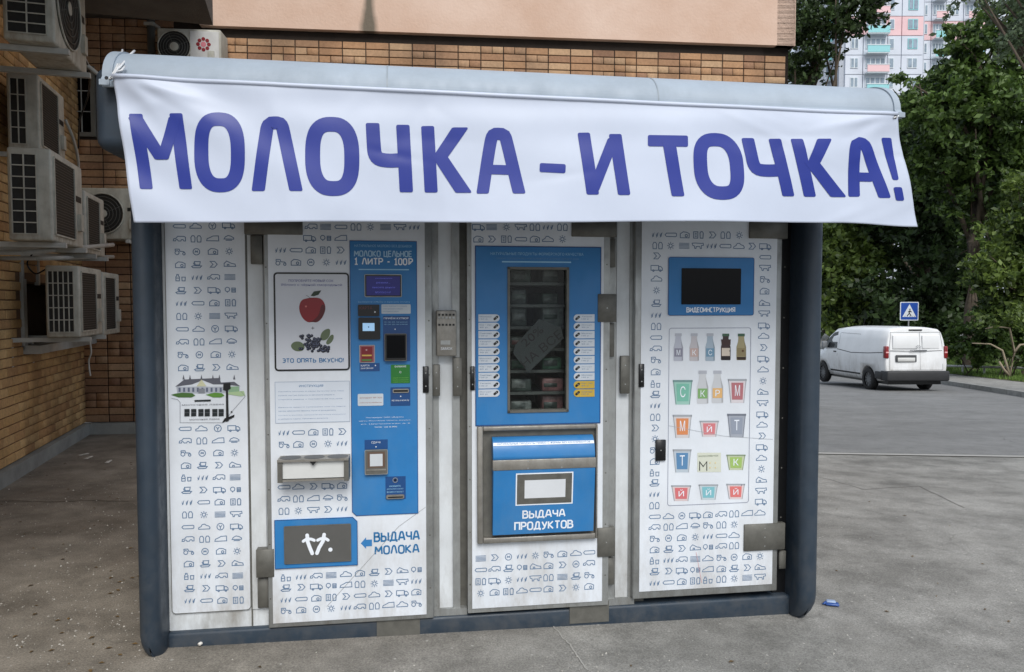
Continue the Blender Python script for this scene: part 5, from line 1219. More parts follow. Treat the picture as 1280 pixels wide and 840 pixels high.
m.prism([(cyy+.032*math.cos(t*math.pi/6), czz+.032*math.sin(t*math.pi/6)) for t in range(12)], 'x', .012, .015, flat('emblem pink', 200, 120, 130)); m.build('flower_emblem', r8)
# loose rails under the units
for (a, b, lab) in (((27, 316, 5.9), (141, 306, 7.4), 'pale metal rail under the mid-height air conditioners'), ((45, 323, 6.4), (141, 321, 8.3), 'thin lower metal rail under the mid-height air conditioners')):
    p, q_ = W(*a), W(*b); t_ = empty('metal_rail', p, 0, label=lab, category='rail', group='support rails under the air conditioners'); m = MB(); m.tube([(0, 0, 0), q_-p], .022, frm, 6); m.build('bar', t_)
    m = MB(); m.tube([Vector((-.5, -.05, 0)), Vector((0, 0, 0))], .02, frm, 6); m.build('bracket_arm', t_)
# hose hanging between units
t_ = empty('refrigerant_hose', W(98, 60, 6.4), 0, label='thin dark insulated hose hanging beside the topmost air conditioner', category='hose'); m = MB()
m.tube([(0, 0, 0), (.02, .1, -.12), (.1, .2, -.2), (.14, .5, -.42), (.05, .9, -.7)], .018, frm, 6); m.build('hose', t_)

def hose(label, pts, r_=.014, mm=None):
    p0 = W(*pts[0]); h_ = empty('refrigerant_hose', p0, 0, label=label, category='hose'); P = [W(*q)-p0 for q in pts]; F_ = []
    for a, b, c, d__ in zip([P[0]]+P[:-2], P[:-1], P[1:], P[2:]+[P[-1]]):
        for k in range(6): t = k/6; F_.append(.5*((2*b)+(c-a)*t+(2*a-5*b+4*c-d__)*t*t+(3*b-a-3*c+d__)*t**3))
    F_.append(P[-1]); m = MB(); m.tube(F_, r_, mm or frm, 6); m.build('hose', h_)
hose('white insulated hose sagging from the narrow second air conditioner to the wall', [(82, 150, 7.2), (92, 175, 7.4), (98, 205, 7.7), (96, 240, 7.9), (104, 268, 8.3)])
hose('black cable drooping from the topmost air conditioner toward the barred window', [(103, 70, 6.3), (112, 88, 6.6), (110, 120, 7.0), (100, 150, 7.2), (98, 185, 7.4)], .008, black)
hose('thin pale drain tube hanging below the lower grid-sided air conditioner', [(112, 424, 7.2), (114, 440, 7.25), (111, 452, 7.3), (113, 470, 7.3)], .008)
hose('black power cable running down the wall above the small window', [(40, 318, 6.9), (34, 330, 6.95), (44, 342, 6.95), (58, 336, 6.9)], .008, black)
# ================================================================== VAN
van_w = mat('white van paint', srgb(232, 234, 235), .3, var=.08, vscale=2, coat=.4)
vp = G(1109, 488)
van = empty('parked_van', (0, 0, 0), 0, label='white panel van parked by the kerb seen from behind', category='van')
VD = 22.3; vx = (1109-CX)/F*VD + .93; van.scale = (1.04, 1.04, 1.04); van.location = (vx, VD, g(vx, VD+1)); van.rotation_euler = (math.atan(-.0575)*.35, 0, R(2.5))
ST = [ # y, half-width factor, roof z, shoulder scale
 (0.02, .93, 1.86), (.0, .95, 1.3), ]
bmv = bmesh.new()
def section(y, wf, roof, low=.32, lean=0):
    pts = [(.84, low), (.91, low+.15), (.935, .85), (.925, 1.12), (.86, 1.55 if roof > 1.7 else roof*.8), (.80, roof-.12), (.70, roof-.03), (.4, roof+.02), (0, roof+.03)]
    pts = [(a, min(b, roof+.03)) for a, b in pts]
    full = [(a*wf, y+lean*max(0, b-1.0), b) for a, b in pts] + [(-a*wf, y+lean*max(0, b-1.0), b) for a, b in pts[-2::-1]]
    return full
secs = [section(.0, .965, 1.86, .45, .10), section(.06, .99, 1.90, .36, .08), section(.5, 1, 1.92), section(1.5, 1, 1.93), section(2.6, 1, 1.93), section(3.3, 1, 1.88), section(3.7, .99, 1.7), section(4.15, .97, 1.25), section(4.7, .93, 1.02), section(4.95, .8, .85)]
vr = [[bmv.verts.new(p) for p in s_] for s_ in secs]; n_ = len(secs[0])
for a, b in zip(vr, vr[1:]):
    for k in range(n_-1): bmv.faces.new((a[k], b[k], b[k+1], a[k+1]))
    bmv.faces.new((a[n_-1], b[n_-1], b[0], a[0]))
bmv.faces.new(vr[0]); bmv.faces.new(vr[-1][::-1]); bmesh.ops.recalc_face_normals(bmv, faces=bmv.faces)
for f in bmv.faces: f.smooth = len(f.verts) == 4
mev = bpy.data.meshes.new('body'); bmv.to_mesh(mev); bmv.free(); mev.materials.append(van_w)
body = bpy.data.objects.new('body', mev); COL.objects.link(body); body.parent = van
try:
    for y in (.98, 3.95):
        for sx in (-1, 1):
            c = MB(); c.prism([(y+.4*math.cos(t*math.pi/12), .36+.4*math.sin(t*math.pi/12)) for t in range(24)], 'x', sx*.70, sx*1.2, van_w); c.mats = [van_w]
            co_ = c.build('cutter'); bm_ = bmesh.new(); bm_.from_mesh(co_.data); bmesh.ops.remove_doubles(bm_, verts=bm_.verts, dist=1e-5); bmesh.ops.recalc_face_normals(bm_, faces=bm_.faces); bm_.to_mesh(co_.data); bm_.free()
            md = body.modifiers.new('b', 'BOOLEAN'); md.object = co_; md.operation = 'DIFFERENCE'; md.solver = 'EXACT'
            dg = bpy.context.evaluated_depsgraph_get(); body.parent = None; dg.update(); nm_ = bpy.data.meshes.new_from_object(body.evaluated_get(dg)); body.modifiers.clear(); body.data = nm_; body.parent = van
            bpy.data.objects.remove(co_)
except Exception as ex: print('boolean', ex)
grime(van_w, .4, 1.2, srgb(140, 132, 118), .8, 3.5, .02)
trimd = mat('grey black bumper plastic', srgb(44, 45, 47), .6, var=.2)
seam = mat('panel seam shadow gap', srgb(70, 72, 74), .7)
m = MB(); m.rbox((-.94, -.12, .36), (.94, .28, .66), .05, trimd, 3); m.rbox((-.955, .18, .40), (-.90, .55, .62), .02, trimd, 2); m.rbox((.90, .18, .40), (.955, .55, .62), .02, trimd, 2); m.build('rear_bumper', van)
m = MB(); m.box((-.8, .1, .25), (.8, 4.7, .4), black); m.build('underbody', van)
for sx in (-1, 1):
    m = MB(); m.rbox((sx*.88-.055, -.015, 1.02), (sx*.88+.055, .14, 1.38), .03, mat('red tail light lens', srgb(140, 26, 32), .2, col2=srgb(112, 14, 20), vscale=9, coat=.5), 3); m.build('tail_light', van)
    m = MB(); m.rbox((sx*.88-.045, -.02, 1.17), (sx*.88+.045, .0, 1.22), .01, flat('lens clear band', 230, 170, 170), 1); m.build('light_band', van)
    for y in (.98, 3.95):
        wh = empty('wheel', (sx*.84, y, .345)); wh.parent = van
        c = MB(); n = 28; prof = [(.21, -.09), (.31, -.1), (.34, -.07), (.345, 0), (.34, .07), (.31, .1), (.21, .09)]
        vs = [(a_[1]*1.0, a_[0]*math.cos(k*2*math.pi/n), a_[0]*math.sin(k*2*math.pi/n)) for k in range(n) for a_ in prof]; P_ = len(prof)
        fs = [(k*P_+i, ((k+1) % n)*P_+i, ((k+1) % n)*P_+i+1, k*P_+i+1) for k in range(n) for i in range(P_-1)]; c.add(vs, fs, rubber, True); c.build('tyre', wh)
        c = MB(); c.prism([(.21*math.cos(t*math.pi/14), .21*math.sin(t*math.pi/14)) for t in range(28)], 'x', -.06, .06, mat('grey hubcap', srgb(112, 114, 116), .5, metal=.3))
        for t in range(10): a_ = t*math.pi/5; c.prism([(.1*math.cos(a_-.12), .1*math.sin(a_-.12)), (.19*math.cos(a_-.12), .19*math.sin(a_-.12)), (.19*math.cos(a_+.12), .19*math.sin(a_+.12)), (.1*math.cos(a_+.12), .1*math.sin(a_+.12))], 'x', sx*.06, sx*.066, black)
        c.build('rim', wh)
def vsurf(z): # rear surface y at height z
    return max(0, z-1.0)*.10
def rline(m, pts, w_=.008, off=.004, mm=seam):
    for (x0, z0), (x1, z1) in zip(pts, pts[1:]):
        m.add([(x0, vsurf(z0)-off, z0), (x1, vsurf(z1)-off, z1)] + ([(x1, vsurf(z1+w_)-off, z1+w_), (x0, vsurf(z0+w_)-off, z0+w_)] if abs(x1-x0) > abs(z1-z0) else [(x1+w_, vsurf(z1)-off, z1), (x0+w_, vsurf(z0)-off, z0)]), [(0, 1, 2, 3)], mm)
m = MB(); rline(m, [(-.76, 1.78), (.76, 1.78)]); rline(m, [(-.78, .68), (.78, .68)]); rline(m, [(-.8, .68), (-.79, 1.4), (-.74, 1.78)]); rline(m, [(.79, .68), (.78, 1.4), (.73, 1.78)]); rline(m, [(.12, .68), (.12, 1.78)], .006)
rline(m, [(-.78, 1.24), (.0, 1.22), (.78, 1.24)], .016); m.build('rear_door_seam', van)
m = MB()
for (x0, x1) in ((-.7, .06), (.18, .7)): m.rbox((x0, vsurf(1.5)-.03, 1.30), (x1, vsurf(1.5)+.02, 1.70), .02, van_w, 3)
m.build('rear_door_panel', van)
m = MB(); m.rbox((-.62, -.012, .92), (.0, .02, 1.12), .01, seam, 2); m.build('plate_recess', van)
m = MB(); m.rbox((-.57, -.022, .93), (-.05, -.012, 1.045), .004, flat('number plate white', 205, 206, 204), 1); m.build('number_plate', van)
m = MB(); m.rbox((-.2, -.02, 1.235), (.3, 0, 1.27), .008, flat('chrome trim', 150, 152, 154, .25, metal=.8), 2); m.build('door_handle', van)
m = MB()
for k in range(2): rline(m, [(-.02, 1.31+.045*k), (.06, 1.36+.045*k)], .015, .03, MATS['chrome trim']); rline(m, [(.06, 1.36+.045*k), (.14, 1.31+.045*k)], .015, .03, MATS['chrome trim'])
m.build('chevron_emblem', van)
m = MB(); m.rbox((-.2, .06, 1.83), (.2, .12, 1.87), .01, black, 2); m.build('brake_light', van)
def sidex(z): # left side surface x
    pts = [(.32, .84), (.47, .91), (.85, .935), (1.12, .925), (1.55, .86), (1.81, .80)]
    for (z0, x0), (z1, x1) in zip(pts, pts[1:]):
        if z <= z1: return lerp(x0, x1, (z-z0)/(z1-z0))
    return .8
def sline(m, sx, pts, w_=.01, off=.004, mm=seam):
    for (y0, z0), (y1, z1) in zip(pts, pts[1:]):
        hz = abs(y1-y0) > abs(z1-z0); a2 = [(y1, z1+w_), (y0, z0+w_)] if hz else [(y1+w_, z1), (y0+w_, z0)]
        m.add([(sx*(sidex(z)+off), y, z) for y, z in [(y0, z0), (y1, z1)]+a2], [(0, 1, 2, 3)], mm)
for sx in (-1, 1):
    m = MB(); sline(m, sx, [(.18, 1.18), (1.0, 1.13), (2.0, 1.1), (2.95, 1.18)], .022); sline(m, sx, [(2.95, .5), (2.9, 1.0), (2.85, 1.5), (2.87, 1.72)]); sline(m, sx, [(1.45, .45), (3.4, .45)], .05, .006, trimd); sline(m, sx, [(3.0, 1.2), (4.0, 1.16)], .01); sline(m, sx, [(1.6, .55), (1.6, 1.7), (2.85, 1.72)], .008); m.build('side_moulding', van)
    m = MB(); m.add([(sx*(sidex(z)+.006), y, z) for y, z in ((2.95, 1.22), (3.85, 1.2), (3.75, 1.42), (3.3, 1.72), (3.05, 1.76))], [(0, 1, 2, 3, 4)], mat('dark van glass', srgb(30, 36, 42), .06)); m.build('side_window', van)
    m = MB(); m.rbox((sx*1.02-.09, 3.55, 1.2), (sx*1.02+.09, 3.68, 1.42), .04, flat('mirror grey', 120, 124, 128), 3); m.tube([(sx*.88, 3.62, 1.25), (sx*.98, 3.62, 1.25)], .03, trimd, 8); m.build('mirror', van)
    m = MB(); m.rbox((sx*.93-.015, 2.98, 1.08), (sx*.93+.015, 3.15, 1.12), .008, trimd, 2); m.build('door_handle', van)
m = MB(); m.tube([(0, 3.0, 1.95), (0, 2.9, 2.2)], .006, black, 5); m.build('antenna', van)

# ================================================================== CROSSING SIGN
D = 31; P = W(1136.5, 389, D); sg = empty('crossing_sign', (P.x, P.y, g(P.x, P.y)), 0, label='square blue pedestrian crossing sign on a post behind the van', category='road sign')
h0 = P.z-g(P.x, P.y)
m = MB(); m.tube([(0, .03, 0), (0, .03, h0+.4)], .03, mat('galvanised post', srgb(120, 122, 122), .5, metal=.5), 10); m.build('post', sg)
m = MB(); s = .39; m.prism(rr_pts((-s, h0-s, s, h0+s), .04), 'y', -.012, .0, flat('sign white', 214, 220, 226)); m.prism(rr_pts((-s+.035, h0-s+.035, s-.035, h0+s-.035), .03), 'y', -.014, -.0125, flat('sign blue', 22, 72, 160)); m.build('sign_plate', sg)
m = MB(); m.prism([(-.29, h0-.24), (.29, h0-.24), (0, h0+.30)], 'y', -.016, -.0145, MATS['sign white']); m.build('white_triangle', sg)
m = MB(); m.prism([(.02+.03*math.cos(t), h0+.08+.03*math.sin(t)) for t in [i*math.pi/5 for i in range(10)]], 'y', -.018, -.0165, black)
for pts in (((.02, .04), (.0, -.08)), ((.0, -.08), (.07, -.2)), ((.0, -.08), (-.09, -.2)), ((.02, .02), (.09, -.04)), ((.02, .02), (-.06, -.04))): m.strip([(a_, h0+b_) for a_, b_ in pts], .035, .0175+.0004*len(m.f), black)
for i in range(5): m.strip([(-.2+i*.1, h0-.21), (-.17+i*.1, h0-.21)], .02, .0175, black)
m.build('walking_figure', sg)
# low rail behind the pavement
p, q_ = W(1178, 457, 33), W(1290, 461, 29); ra = empty('low_fence', (p.x, p.y, g(p.x, p.y)), 0, label='low pale pipe fence along the grass behind the pavement', category='fence'); hz = p.z-g(p.x, p.y)
m = MB(); dlt = Vector((q_.x-p.x, q_.y-p.y, g(q_.x, q_.y)-g(p.x, p.y))); m.tube([Vector((0, 0, hz))-dlt*.6, Vector((0, 0, hz))+dlt*1.6], .05, frm, 8); m.build('rail', ra)
for i in range(-2, 7): m = MB(); b_ = dlt*(i/4); m.tube([(b_.x, b_.y, b_.z-.1), (b_.x, b_.y, b_.z+hz)], .04, frm, 6); m.build('post', ra)

# ================================================================== APARTMENT TOWER
AD = 115.0; P = W(1060, 300, AD); apt = empty('apartment_tower', (P.x, P.y, -2), 0, label='tall grey panel apartment tower with pink bands and turquoise balconies beyond the trees', category='building')
pk = F/AD  # px per metre
def ax(px): return (px-1060)/pk
def az(py): return W(1060, py, AD).z+2
grey = mat('hazed grey facade panel', srgb(206, 212, 222), .8, var=.08, vscale=.4); pink = mat('pink facade panel', srgb(228, 192, 194), .8, var=.08, vscale=.4); turq = mat('turquoise balcony panel', srgb(146, 206, 210), .6, var=.1); joint = mat('hazed facade joint', srgb(176, 182, 192), .9); wglass = mat('hazed window glass', srgb(148, 164, 178), .2, var=.4, vscale=.8); whitef = mat('white window frame', srgb(214, 222, 226), .6)  # tower colours lightened, distance haze is painted into them
FL = 23.5/pk; zb0 = az(176)  # storey height; a joint line at photo row ~45
zj = az(44.5)
m = MB(); m.box((ax(1046), .3, 0), (ax(1150), 14, zj+6*FL), joint); m.box((ax(1148), 2.3, 0), (ax(1290), 16, zj+6*FL), joint); m.box((ax(1026), 4.3, 0), (ax(1048), 12, zj+6*FL), joint); m.build('core_wall', apt)
bays = [(1040, 1052, 4.0, 'b'), (1052, 1074, 0, 'w'), (1074, 1104, 0, 'B'), (1104, 1121, 0, 'n'), (1121, 1148, 0, 'w2'), (1148, 1166, 2.0, 'w'), (1166, 1184, 2.0, 'B'), (1184, 1206, 2.0, 'w'), (1206, 1230, 2.0, 'B'), (1230, 1260, 2.0, 'w')]
for (x0, x1, yo, tp) in bays:
    for k in range(-9, 5):
        z0, z1 = zj+k*FL, zj+(k+1)*FL; band = k == 0
        mm = pink if (band and x0 >= 1052) else grey
        m = MB(); m.box((ax(x0)+.06, yo, z0+.05), (ax(x1)-.06, yo+.3, z1-.05), mm); m.build('facade_panel', apt)
        wx = {'w': [(.3, .72)], 'n': [(.1, .45)], 'w2': [(.28, .72)], 'B': [(.1, .9)], 'b': [(.1, .9)]}[tp]
        for (fa_, fb_) in wx:
            a_, b_ = lerp(ax(x0), ax(x1), fa_), lerp(ax(x0), ax(x1), fb_); c_0, c_1 = z0+FL*.32, z0+FL*.85
            wo_ = MB(); wo_.box((a_, yo-.1, c_0), (b_, yo-.02, c_1), turq if tp == 'w2' and k >= -1 else whitef); wo_ = wo_.build('window', apt)
            nn = 2 if tp != 'B' else 4
            if tp == 'n': nn = 1
            for i in range(nn):
                g0 = lerp(a_, b_, i/nn)+.09; g1 = lerp(a_, b_, (i+1)/nn)-.09; m = MB(); m.box((g0, yo-.13, c_0+.12), (g1, yo-.11, c_1-.12), wglass); m.build('pane', wo_)
        if tp in 'Bb':
            m = MB(); m.box((ax(x0)+.2, yo-1.1, z0-.05), (ax(x1)-.2, yo-.01, z0+.1), whitef); m.box((ax(x0)+.2, yo-1.15, z0+.1), (ax(x1)-.2, yo-1.08, z0+FL*.38), (turq, pink, turq)[k % 3] if tp == 'B' else turq)
            m.box((ax(x0)+.1, yo-1.2, z0+FL*.38), (ax(x1)-.1, yo-1.05, z0+FL*.42), whitef); m.build('balcony', apt)

# ================================================================== TREES
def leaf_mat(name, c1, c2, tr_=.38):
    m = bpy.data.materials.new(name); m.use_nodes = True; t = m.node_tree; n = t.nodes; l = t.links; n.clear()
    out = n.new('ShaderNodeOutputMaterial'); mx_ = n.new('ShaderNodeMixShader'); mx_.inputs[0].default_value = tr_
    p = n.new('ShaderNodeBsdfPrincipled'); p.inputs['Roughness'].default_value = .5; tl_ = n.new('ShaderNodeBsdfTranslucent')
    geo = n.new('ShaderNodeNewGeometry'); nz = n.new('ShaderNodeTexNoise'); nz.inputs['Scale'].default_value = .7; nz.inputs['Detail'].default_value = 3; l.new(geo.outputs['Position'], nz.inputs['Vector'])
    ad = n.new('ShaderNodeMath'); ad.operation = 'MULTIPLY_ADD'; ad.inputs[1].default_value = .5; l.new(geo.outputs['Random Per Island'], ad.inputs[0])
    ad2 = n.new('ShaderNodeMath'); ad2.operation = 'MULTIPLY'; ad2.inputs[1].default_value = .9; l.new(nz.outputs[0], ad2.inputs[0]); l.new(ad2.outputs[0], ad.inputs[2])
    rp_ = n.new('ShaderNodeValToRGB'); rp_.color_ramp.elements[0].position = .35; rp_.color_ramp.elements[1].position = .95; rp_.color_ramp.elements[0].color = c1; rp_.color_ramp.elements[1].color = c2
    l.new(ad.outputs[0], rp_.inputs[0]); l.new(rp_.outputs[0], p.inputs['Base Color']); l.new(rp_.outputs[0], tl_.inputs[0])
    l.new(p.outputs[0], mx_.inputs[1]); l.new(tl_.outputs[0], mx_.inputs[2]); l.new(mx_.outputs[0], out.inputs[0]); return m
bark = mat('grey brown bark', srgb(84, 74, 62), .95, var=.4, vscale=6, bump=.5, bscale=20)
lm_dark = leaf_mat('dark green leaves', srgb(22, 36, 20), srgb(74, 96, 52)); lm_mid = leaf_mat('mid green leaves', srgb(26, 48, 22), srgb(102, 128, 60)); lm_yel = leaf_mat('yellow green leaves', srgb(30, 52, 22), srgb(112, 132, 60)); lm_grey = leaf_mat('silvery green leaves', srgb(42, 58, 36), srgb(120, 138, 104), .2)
def leaves(blobs, n, size, clump, rng):
    """blobs: (x,y,z,rx,ry,rz) world; returns quad arrays"""
    vol = np.array([b[3]*b[4]*b[5] for b in blobs])**.75; n = int(n*.8); cnt = np.maximum(1, (n*vol/vol.sum()).astype(int)); C = []
    for b, k in zip(blobs, cnt):
        per = 46; nc = max(3, int(k/per)); dirs = rng.normal(size=(nc, 3)); dirs /= np.linalg.norm(dirs, axis=1)[:, None]
        rad = rng.uniform(.25, 1.12, nc)**.6; cc = np.array(b[:3])+dirs*rad[:, None]*np.array(b[3:6])
        idx = rng.integers(0, nc, k); dr_ = rng.normal(size=(nc, 3))*np.array([1, 1, .5])+dirs*.8+np.array([0, 0, -.35]); dr_ /= np.linalg.norm(dr_, axis=1)[:, None]
        ln_ = rng.uniform(.6, 2.6, (nc, 1))*clump; tt = rng.uniform(-1, 1, (k, 1)); C.append(cc[idx]+dr_[idx]*ln_[idx]*tt + np.array([0, 0, -.35])*clump*tt*tt+rng.normal(size=(k, 3))*clump*np.array([.42, .42, .3])*(1.25-abs(tt)))
    C = np.concatenate(C); N = len(C); a = rng.normal(size=(N, 3)); a /= np.linalg.norm(a, axis=1)[:, None]; b = rng.normal(size=(N, 3)); b -= (a*b).sum(1)[:, None]*a; b /= np.linalg.norm(b, axis=1)[:, None]
    s = size*rng.uniform(.55, 1.6, N)[:, None]; q = np.stack([C-a*s, C-b*s*.55, C+a*s, C+b*s*.55], 1).reshape(-1, 3); return q, np.arange(N*4).reshape(-1, 4)
def tree(name, label, cat, base, blobs, n, size, clump, lm, tr_r, seed, group=None, nlimb=22):
    rng = np.random.default_rng(seed); rn = random.Random(seed)
    root = empty(name, base, 0, label=label, category=cat)
    if group: root['group'] = group
    bl = [(b[0]-base[0], b[1]-base[1], b[2]-base[2])+tuple(b[3:]) for b in blobs]
    v_, f_q = leaves(bl, n, size, clump, rng); obj_from_np('crown', v_, f_q, lm, root)
    top = max(b[2] for b in bl); main = max(bl, key=lambda b: b[3]); m = MB(); H = max(1, top*.8)
    tp = Vector((main[0]*.6, main[1]*.6, H)); mid = Vector((main[0]*.15+rn.uniform(-.1, .1)*H*.2, main[1]*.2, H*.45))
    if tr_r > 0: m.tube([(0, 0, -.3), (0, 0, .2), mid*.5+Vector((0, 0, 0)), mid, tp], [tr_r*1.3, tr_r, tr_r*.85, tr_r*.7, tr_r*.25], bark, 10)
    for i in range(nlimb):
        b = bl[i % len(bl)]; t = rn.uniform(.3, .85); st_ = mid.lerp(tp, t) if t > .5 else mid*(t*2) if tr_r > 0 else Vector((rn.uniform(-.3, .3), rn.uniform(-.3, .3), 0)); en = Vector((b[0]+rn.uniform(-.8, .8)*b[3], b[1]+rn.uniform(-.8, .8)*b[4], b[2]+rn.uniform(-.3, .8)*b[5]))
        if tr_r > 0 and st_.z > en.z: st_ = Vector((st_.x, st_.y, en.z*.6))
        m_ = st_.lerp(en, .5)+Vector((rn.uniform(-.1, .1), rn.uniform(-.1, .1), .12))*(en-st_).length; r_ = max(.02, tr_r*.35) if tr_r else .03
        m.tube([st_, m_, en], [r_, r_*.6, r_*.2], bark, 6)
    m.build('trunk' if tr_r > 0 else 'stems', root); return root
def blob(px, py, rp_, D, ry=None, asp=1.0): p = W(px, py, D); r_ = rp_*D/F; return (p.x, p.y, p.z, r_, r_*.9, r_*asp)
def gb(px, D, dx=0): x = (px-CX)/F*D; return (x, D, g(x, D))
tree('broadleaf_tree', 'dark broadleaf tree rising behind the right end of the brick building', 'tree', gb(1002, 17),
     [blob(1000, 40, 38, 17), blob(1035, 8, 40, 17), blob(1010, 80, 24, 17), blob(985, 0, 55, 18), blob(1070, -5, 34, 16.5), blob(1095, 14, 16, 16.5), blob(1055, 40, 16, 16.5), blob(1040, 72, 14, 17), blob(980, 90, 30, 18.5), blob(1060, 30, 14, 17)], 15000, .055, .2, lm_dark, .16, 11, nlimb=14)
tree('broadleaf_tree', 'pale green tree beside the kiosk post behind the parked van', 'tree', gb(1050, 44),
     [blob(1050, 300, 40, 44), blob(1075, 340, 38, 43), blob(1040, 350, 40, 42), blob(1095, 300, 32, 45), blob(1060, 390, 40, 42), blob(1010, 330, 50, 44)], 22000, .16, .5, lm_yel, .3, 12)
tree('broadleaf_tree', 'darkest wide tree directly above the van', 'tree', gb(1150, 42),
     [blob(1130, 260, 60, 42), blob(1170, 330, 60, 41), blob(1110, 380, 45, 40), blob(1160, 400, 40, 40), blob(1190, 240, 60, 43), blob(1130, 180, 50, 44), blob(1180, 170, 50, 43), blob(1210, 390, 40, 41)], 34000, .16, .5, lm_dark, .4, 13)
tree('broadleaf_tree', 'tall mid green tree reaching the upper right of the picture', 'tree', gb(1215, 36),
     [blob(1188, 110, 34, 36), blob(1205, 62, 24, 36), blob(1190, 40, 12, 36), blob(1250, 80, 60, 36), blob(1165, 140, 38, 36), blob(1220, 150, 60, 35), blob(1270, 180, 60, 36), blob(1160, 200, 30, 37), blob(1265, 20, 36, 37), blob(1230, 240, 50, 36)], 42000, .13, .42, lm_mid, .38, 14, nlimb=16)
tree('broadleaf_tree', 'yellow green tree at the right edge behind the bushes', 'tree', gb(1285, 30),
     [blob(1262, 300, 34, 30), blob(1290, 260, 45, 30), blob(1240, 340, 30, 29), blob(1285, 350, 45, 29), blob(1250, 385, 36, 29), blob(1310, 300, 50, 30)], 17000, .11, .36, lm_yel, .2, 15)
tree('leafy_shrub', 'low leafy shrub with bare pale stems beside the van on the grass', 'shrub', gb(1215, 31),
     [blob(1205, 425, 26, 31, asp=.8), blob(1228, 440, 24, 30.5, asp=.6), blob(1188, 438, 16, 31.5), blob(1250, 415, 30, 31, asp=.9)], 7000, .09, .28, lm_mid, 0, 16, nlimb=12)
tree('leafy_shrub', 'taller thin shrub at the right edge of the lawn', 'shrub', gb(1262, 28.5),
     [blob(1262, 410, 26, 28.5), blob(1280, 430, 22, 28.5), blob(1240, 395, 20, 29)], 4200, .085, .3, lm_mid, 0, 17, nlimb=14)
tree('broadleaf_tree', 'silvery leaved tree whose branches hang in at the top right corner', 'tree', gb(1330, 20),
     [blob(1255, -12, 46, 20, asp=.5), blob(1290, 25, 36, 20), blob(1215, -8, 26, 20, asp=.6), blob(1275, 50, 20, 20), blob(1330, -40, 80, 20)], 9000, .06, .22, lm_grey, .2, 18, nlimb=12)
tree('broadleaf_tree', 'distant tree with a rounded top under the apartment tower', 'tree', gb(1140, 60),
     [blob(1140, 140, 30, 60), blob(1150, 180, 50, 60), blob(1110, 200, 50, 60), blob(1190, 130, 50, 60), blob(1128, 112, 16, 58), blob(1100, 250, 50, 58), blob(1060, 240, 60, 58), blob(1240, 200, 60, 60)], 26000, .2, .6, lm_mid, .4, 19)
# hidden backdrop of woodland behind all trees
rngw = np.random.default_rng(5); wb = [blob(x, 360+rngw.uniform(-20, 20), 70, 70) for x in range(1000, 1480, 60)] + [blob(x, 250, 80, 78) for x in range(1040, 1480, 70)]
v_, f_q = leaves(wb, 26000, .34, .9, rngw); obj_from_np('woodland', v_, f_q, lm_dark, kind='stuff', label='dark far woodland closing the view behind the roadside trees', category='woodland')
# bare stems of the shrub
st_ = empty('bare_sapling', gb(1258, 27.5), 0, label='leaning bare-stemmed sapling on the grass at the right edge', category='sapling'); m = MB(); b0_ = gb(1258, 27.5)
def loc_(px, py, D): p = W(px, py, D); return (p.x-b0_[0], p.y-b0_[1], p.z-b0_[2])
pale_bark = mat('pale bark', srgb(150, 138, 118), .9)
for pts in (((1262, 470), (1258, 455), (1253, 438), (1238, 430), (1215, 429)), ((1262, 470), (1268, 440), (1262, 410), (1244, 408), (1232, 411)), ((1262, 470), (1255, 462), (1249, 452)), ((1268, 440), (1275, 431), (1284, 430))):
    m.tube([loc_(x, y, 27.5) for x, y in pts], [.05, .04, .035, .028, .02][:len(pts)], pale_bark, 6)
m.build('stem', st_)
v_, f_q = leaves([loc_(1240, 395, 27.5)+(.6, .5, .5), loc_(1270, 400, 27.5)+(.6, .5, .5)], 900, .07, .25, np.random.default_rng(3)); obj_from_np('crown', v_, f_q, lm_yel, st_)

rc = random.Random(4)
for pts_, wc, colr in ((((690, 781), (703, 797), (712, 806), (722, 822), (737, 842)), .007, (158, 156, 150)), (((1000, 590), (1080, 612), (1150, 608), (1215, 640)), .008, (92, 90, 86)), (((0, 626), (60, 628), (120, 626), (168, 627)), .01, (70, 64, 56))):
    fine = []
    for a, b in zip(pts_, pts_[1:]):
        for k in range(6): fine.append((lerp(a[0], b[0], k/6)+rc.uniform(-1.2, 1.2), lerp(a[1], b[1], k/6)+rc.uniform(-.5, .5)))
    pp = [G(*a) for a in fine]; vs, fs = strip_geo([(p.x, p.y) for p in pp], wc)
    m = MB(); m.add([(v_[0], v_[1], g(v_[0], v_[1])+.003) for v_ in vs], fs, flat('crack %d' % colr[0], *colr, .9)); m.build('pavement_crack', kind='structure')
# ================================================================== LITTER AND GRIT
def litter(name, px, py, label, fn, cat='litter'):
    p = G(px, py); o = empty(name, p+Vector((0, 0, .004)), random.uniform(0, 3), label=label, category=cat); m = MB(); fn(m); m.build(name.split('_')[-1], o); return o
butt_w = flat('paper white', 215, 212, 205)
def butt(m): m.tube([(-.022, 0, .009), (.022, .003, .009)], .008, butt_w, 8); m.tube([(.022, .003, .009), (.034, .004, .009)], .0082, flat('filter tan', 170, 120, 70), 8)
litter('cigarette_butt', 253, 806.5, 'white crumpled cigarette end on the asphalt at the foot of the kiosk', butt)
bw = flat('blue foil', 40, 80, 150, .3)
def wrap(m): m.rbox((-.035, -.02, 0), (.035, .02, .012), .005, bw, 2); m.rbox((-.02, -.025, .01), (.03, .008, .022), .006, flat('pale foil', 150, 170, 200, .3), 2); m.tube([(.03, 0, .01), (.05, .01, .004)], [.01, .003], bw, 6)
litter('sweet_wrapper', 1040, 757, 'crumpled blue wrapper lying on the asphalt right of the kiosk', wrap)
def paper(m): m.rbox((-.05, -.02, 0), (.05, .02, .006), .003, butt_w, 1); m.rbox((-.01, -.03, .005), (.05, .0, .012), .003, butt_w, 1)
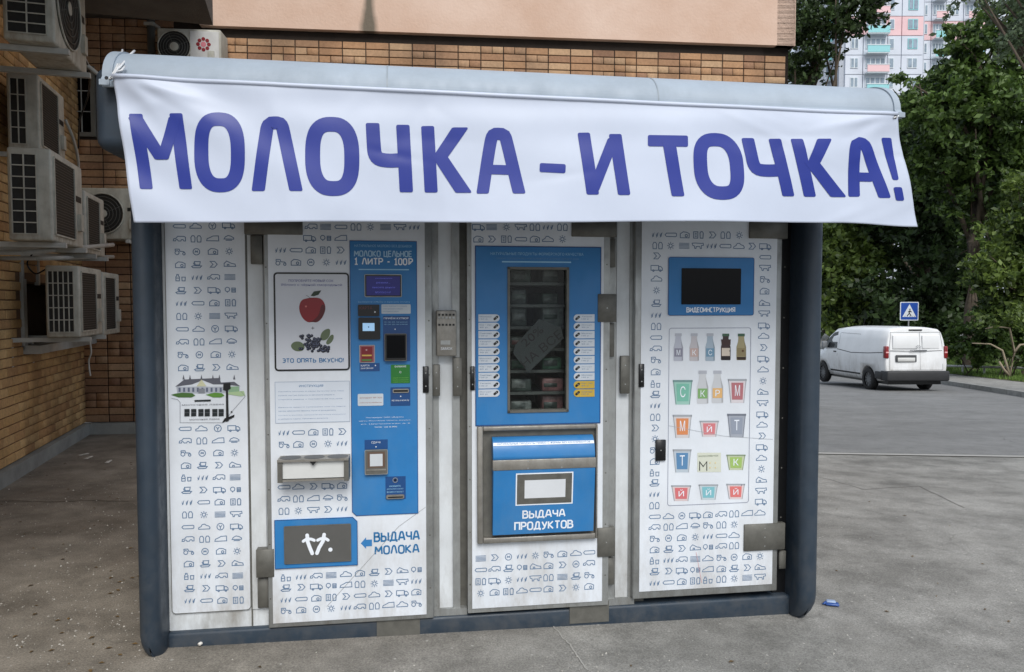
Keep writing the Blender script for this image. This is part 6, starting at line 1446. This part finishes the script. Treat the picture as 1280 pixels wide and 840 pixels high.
for (px, py, lb_) in ((104, 569, 'torn paper scrap nearest the wall corner'), (135, 578, 'small white paper scrap on the ground between wall and kiosk'), (110, 573, 'flat paper strip lying by the torn scrap')): litter('paper_scrap', px, py, lb_, paper)
nL = 120; vv = []; ff = []
for i in range(nL):
    p = G(RNG.uniform(-40, 1320), RNG.uniform(590, 840)) if i % 2 else G(RNG.uniform(0, 175), RNG.uniform(560, 840))
    if abs(p.x) < 1.9 and p.y > 3.3 and p.x > -1.75: continue
    a_ = RNG.uniform(0, 6.28); s_l = RNG.uniform(.008, .018); c_, d_ = math.cos(a_)*s_l, math.sin(a_)*s_l; k = len(vv)
    vv += [(p.x-c_, p.y-d_, p.z+.003), (p.x+d_*.5, p.y-c_*.5, p.z+.007), (p.x+c_, p.y+d_, p.z+.003), (p.x-d_*.5, p.y+c_*.5, p.z+.007)]; ff.append((k, k+1, k+2, k+3))
obj_from_np('fallen_leaves', np.array(vv), np.array(ff), mat('dry leaf', srgb(120, 96, 58), .9, col2=srgb(70, 58, 40), vscale=3), kind='stuff', label='small dry leaves scattered on the asphalt', category='leaves')
N = 1500; px_ = RNG.uniform(-60, 1340, N); P3 = []
for i in range(N):
    yy = 840-(RNG.random()**1.3)*270; 
    if 215 < px_[i] < 1000 and yy < 815: px_[i] = RNG.uniform(-60, 205)
    p = G(px_[i], yy); P3.append(p)
V = []; Fq = []
for i, p in enumerate(P3):
    s = RNG.choice([.002, .0035, .006], p=[.6, .32, .08])*(1.25 if p.x < -1.6 else .8); t6 = np.array([(s, 0, 0), (0, s, 0), (-s, 0, 0), (0, -s, 0), (0, 0, s), (0, 0, -s*.2)])*RNG.uniform(.6, 1.3, (6, 1)); V.append(t6+np.array(p)+np.array([0, 0, .001]))
    Fq.append(np.array([(0, 1, 4), (1, 2, 4), (2, 3, 4), (3, 0, 4)])+6*i)
obj_from_np('grit', np.concatenate(V), np.concatenate(Fq), mat('pale grit', srgb(206, 203, 194), .9, col2=srgb(110, 104, 96), vscale=30), kind='stuff', label='scattered pale grit on the asphalt', category='grit')
bpy.context.view_layer.update()
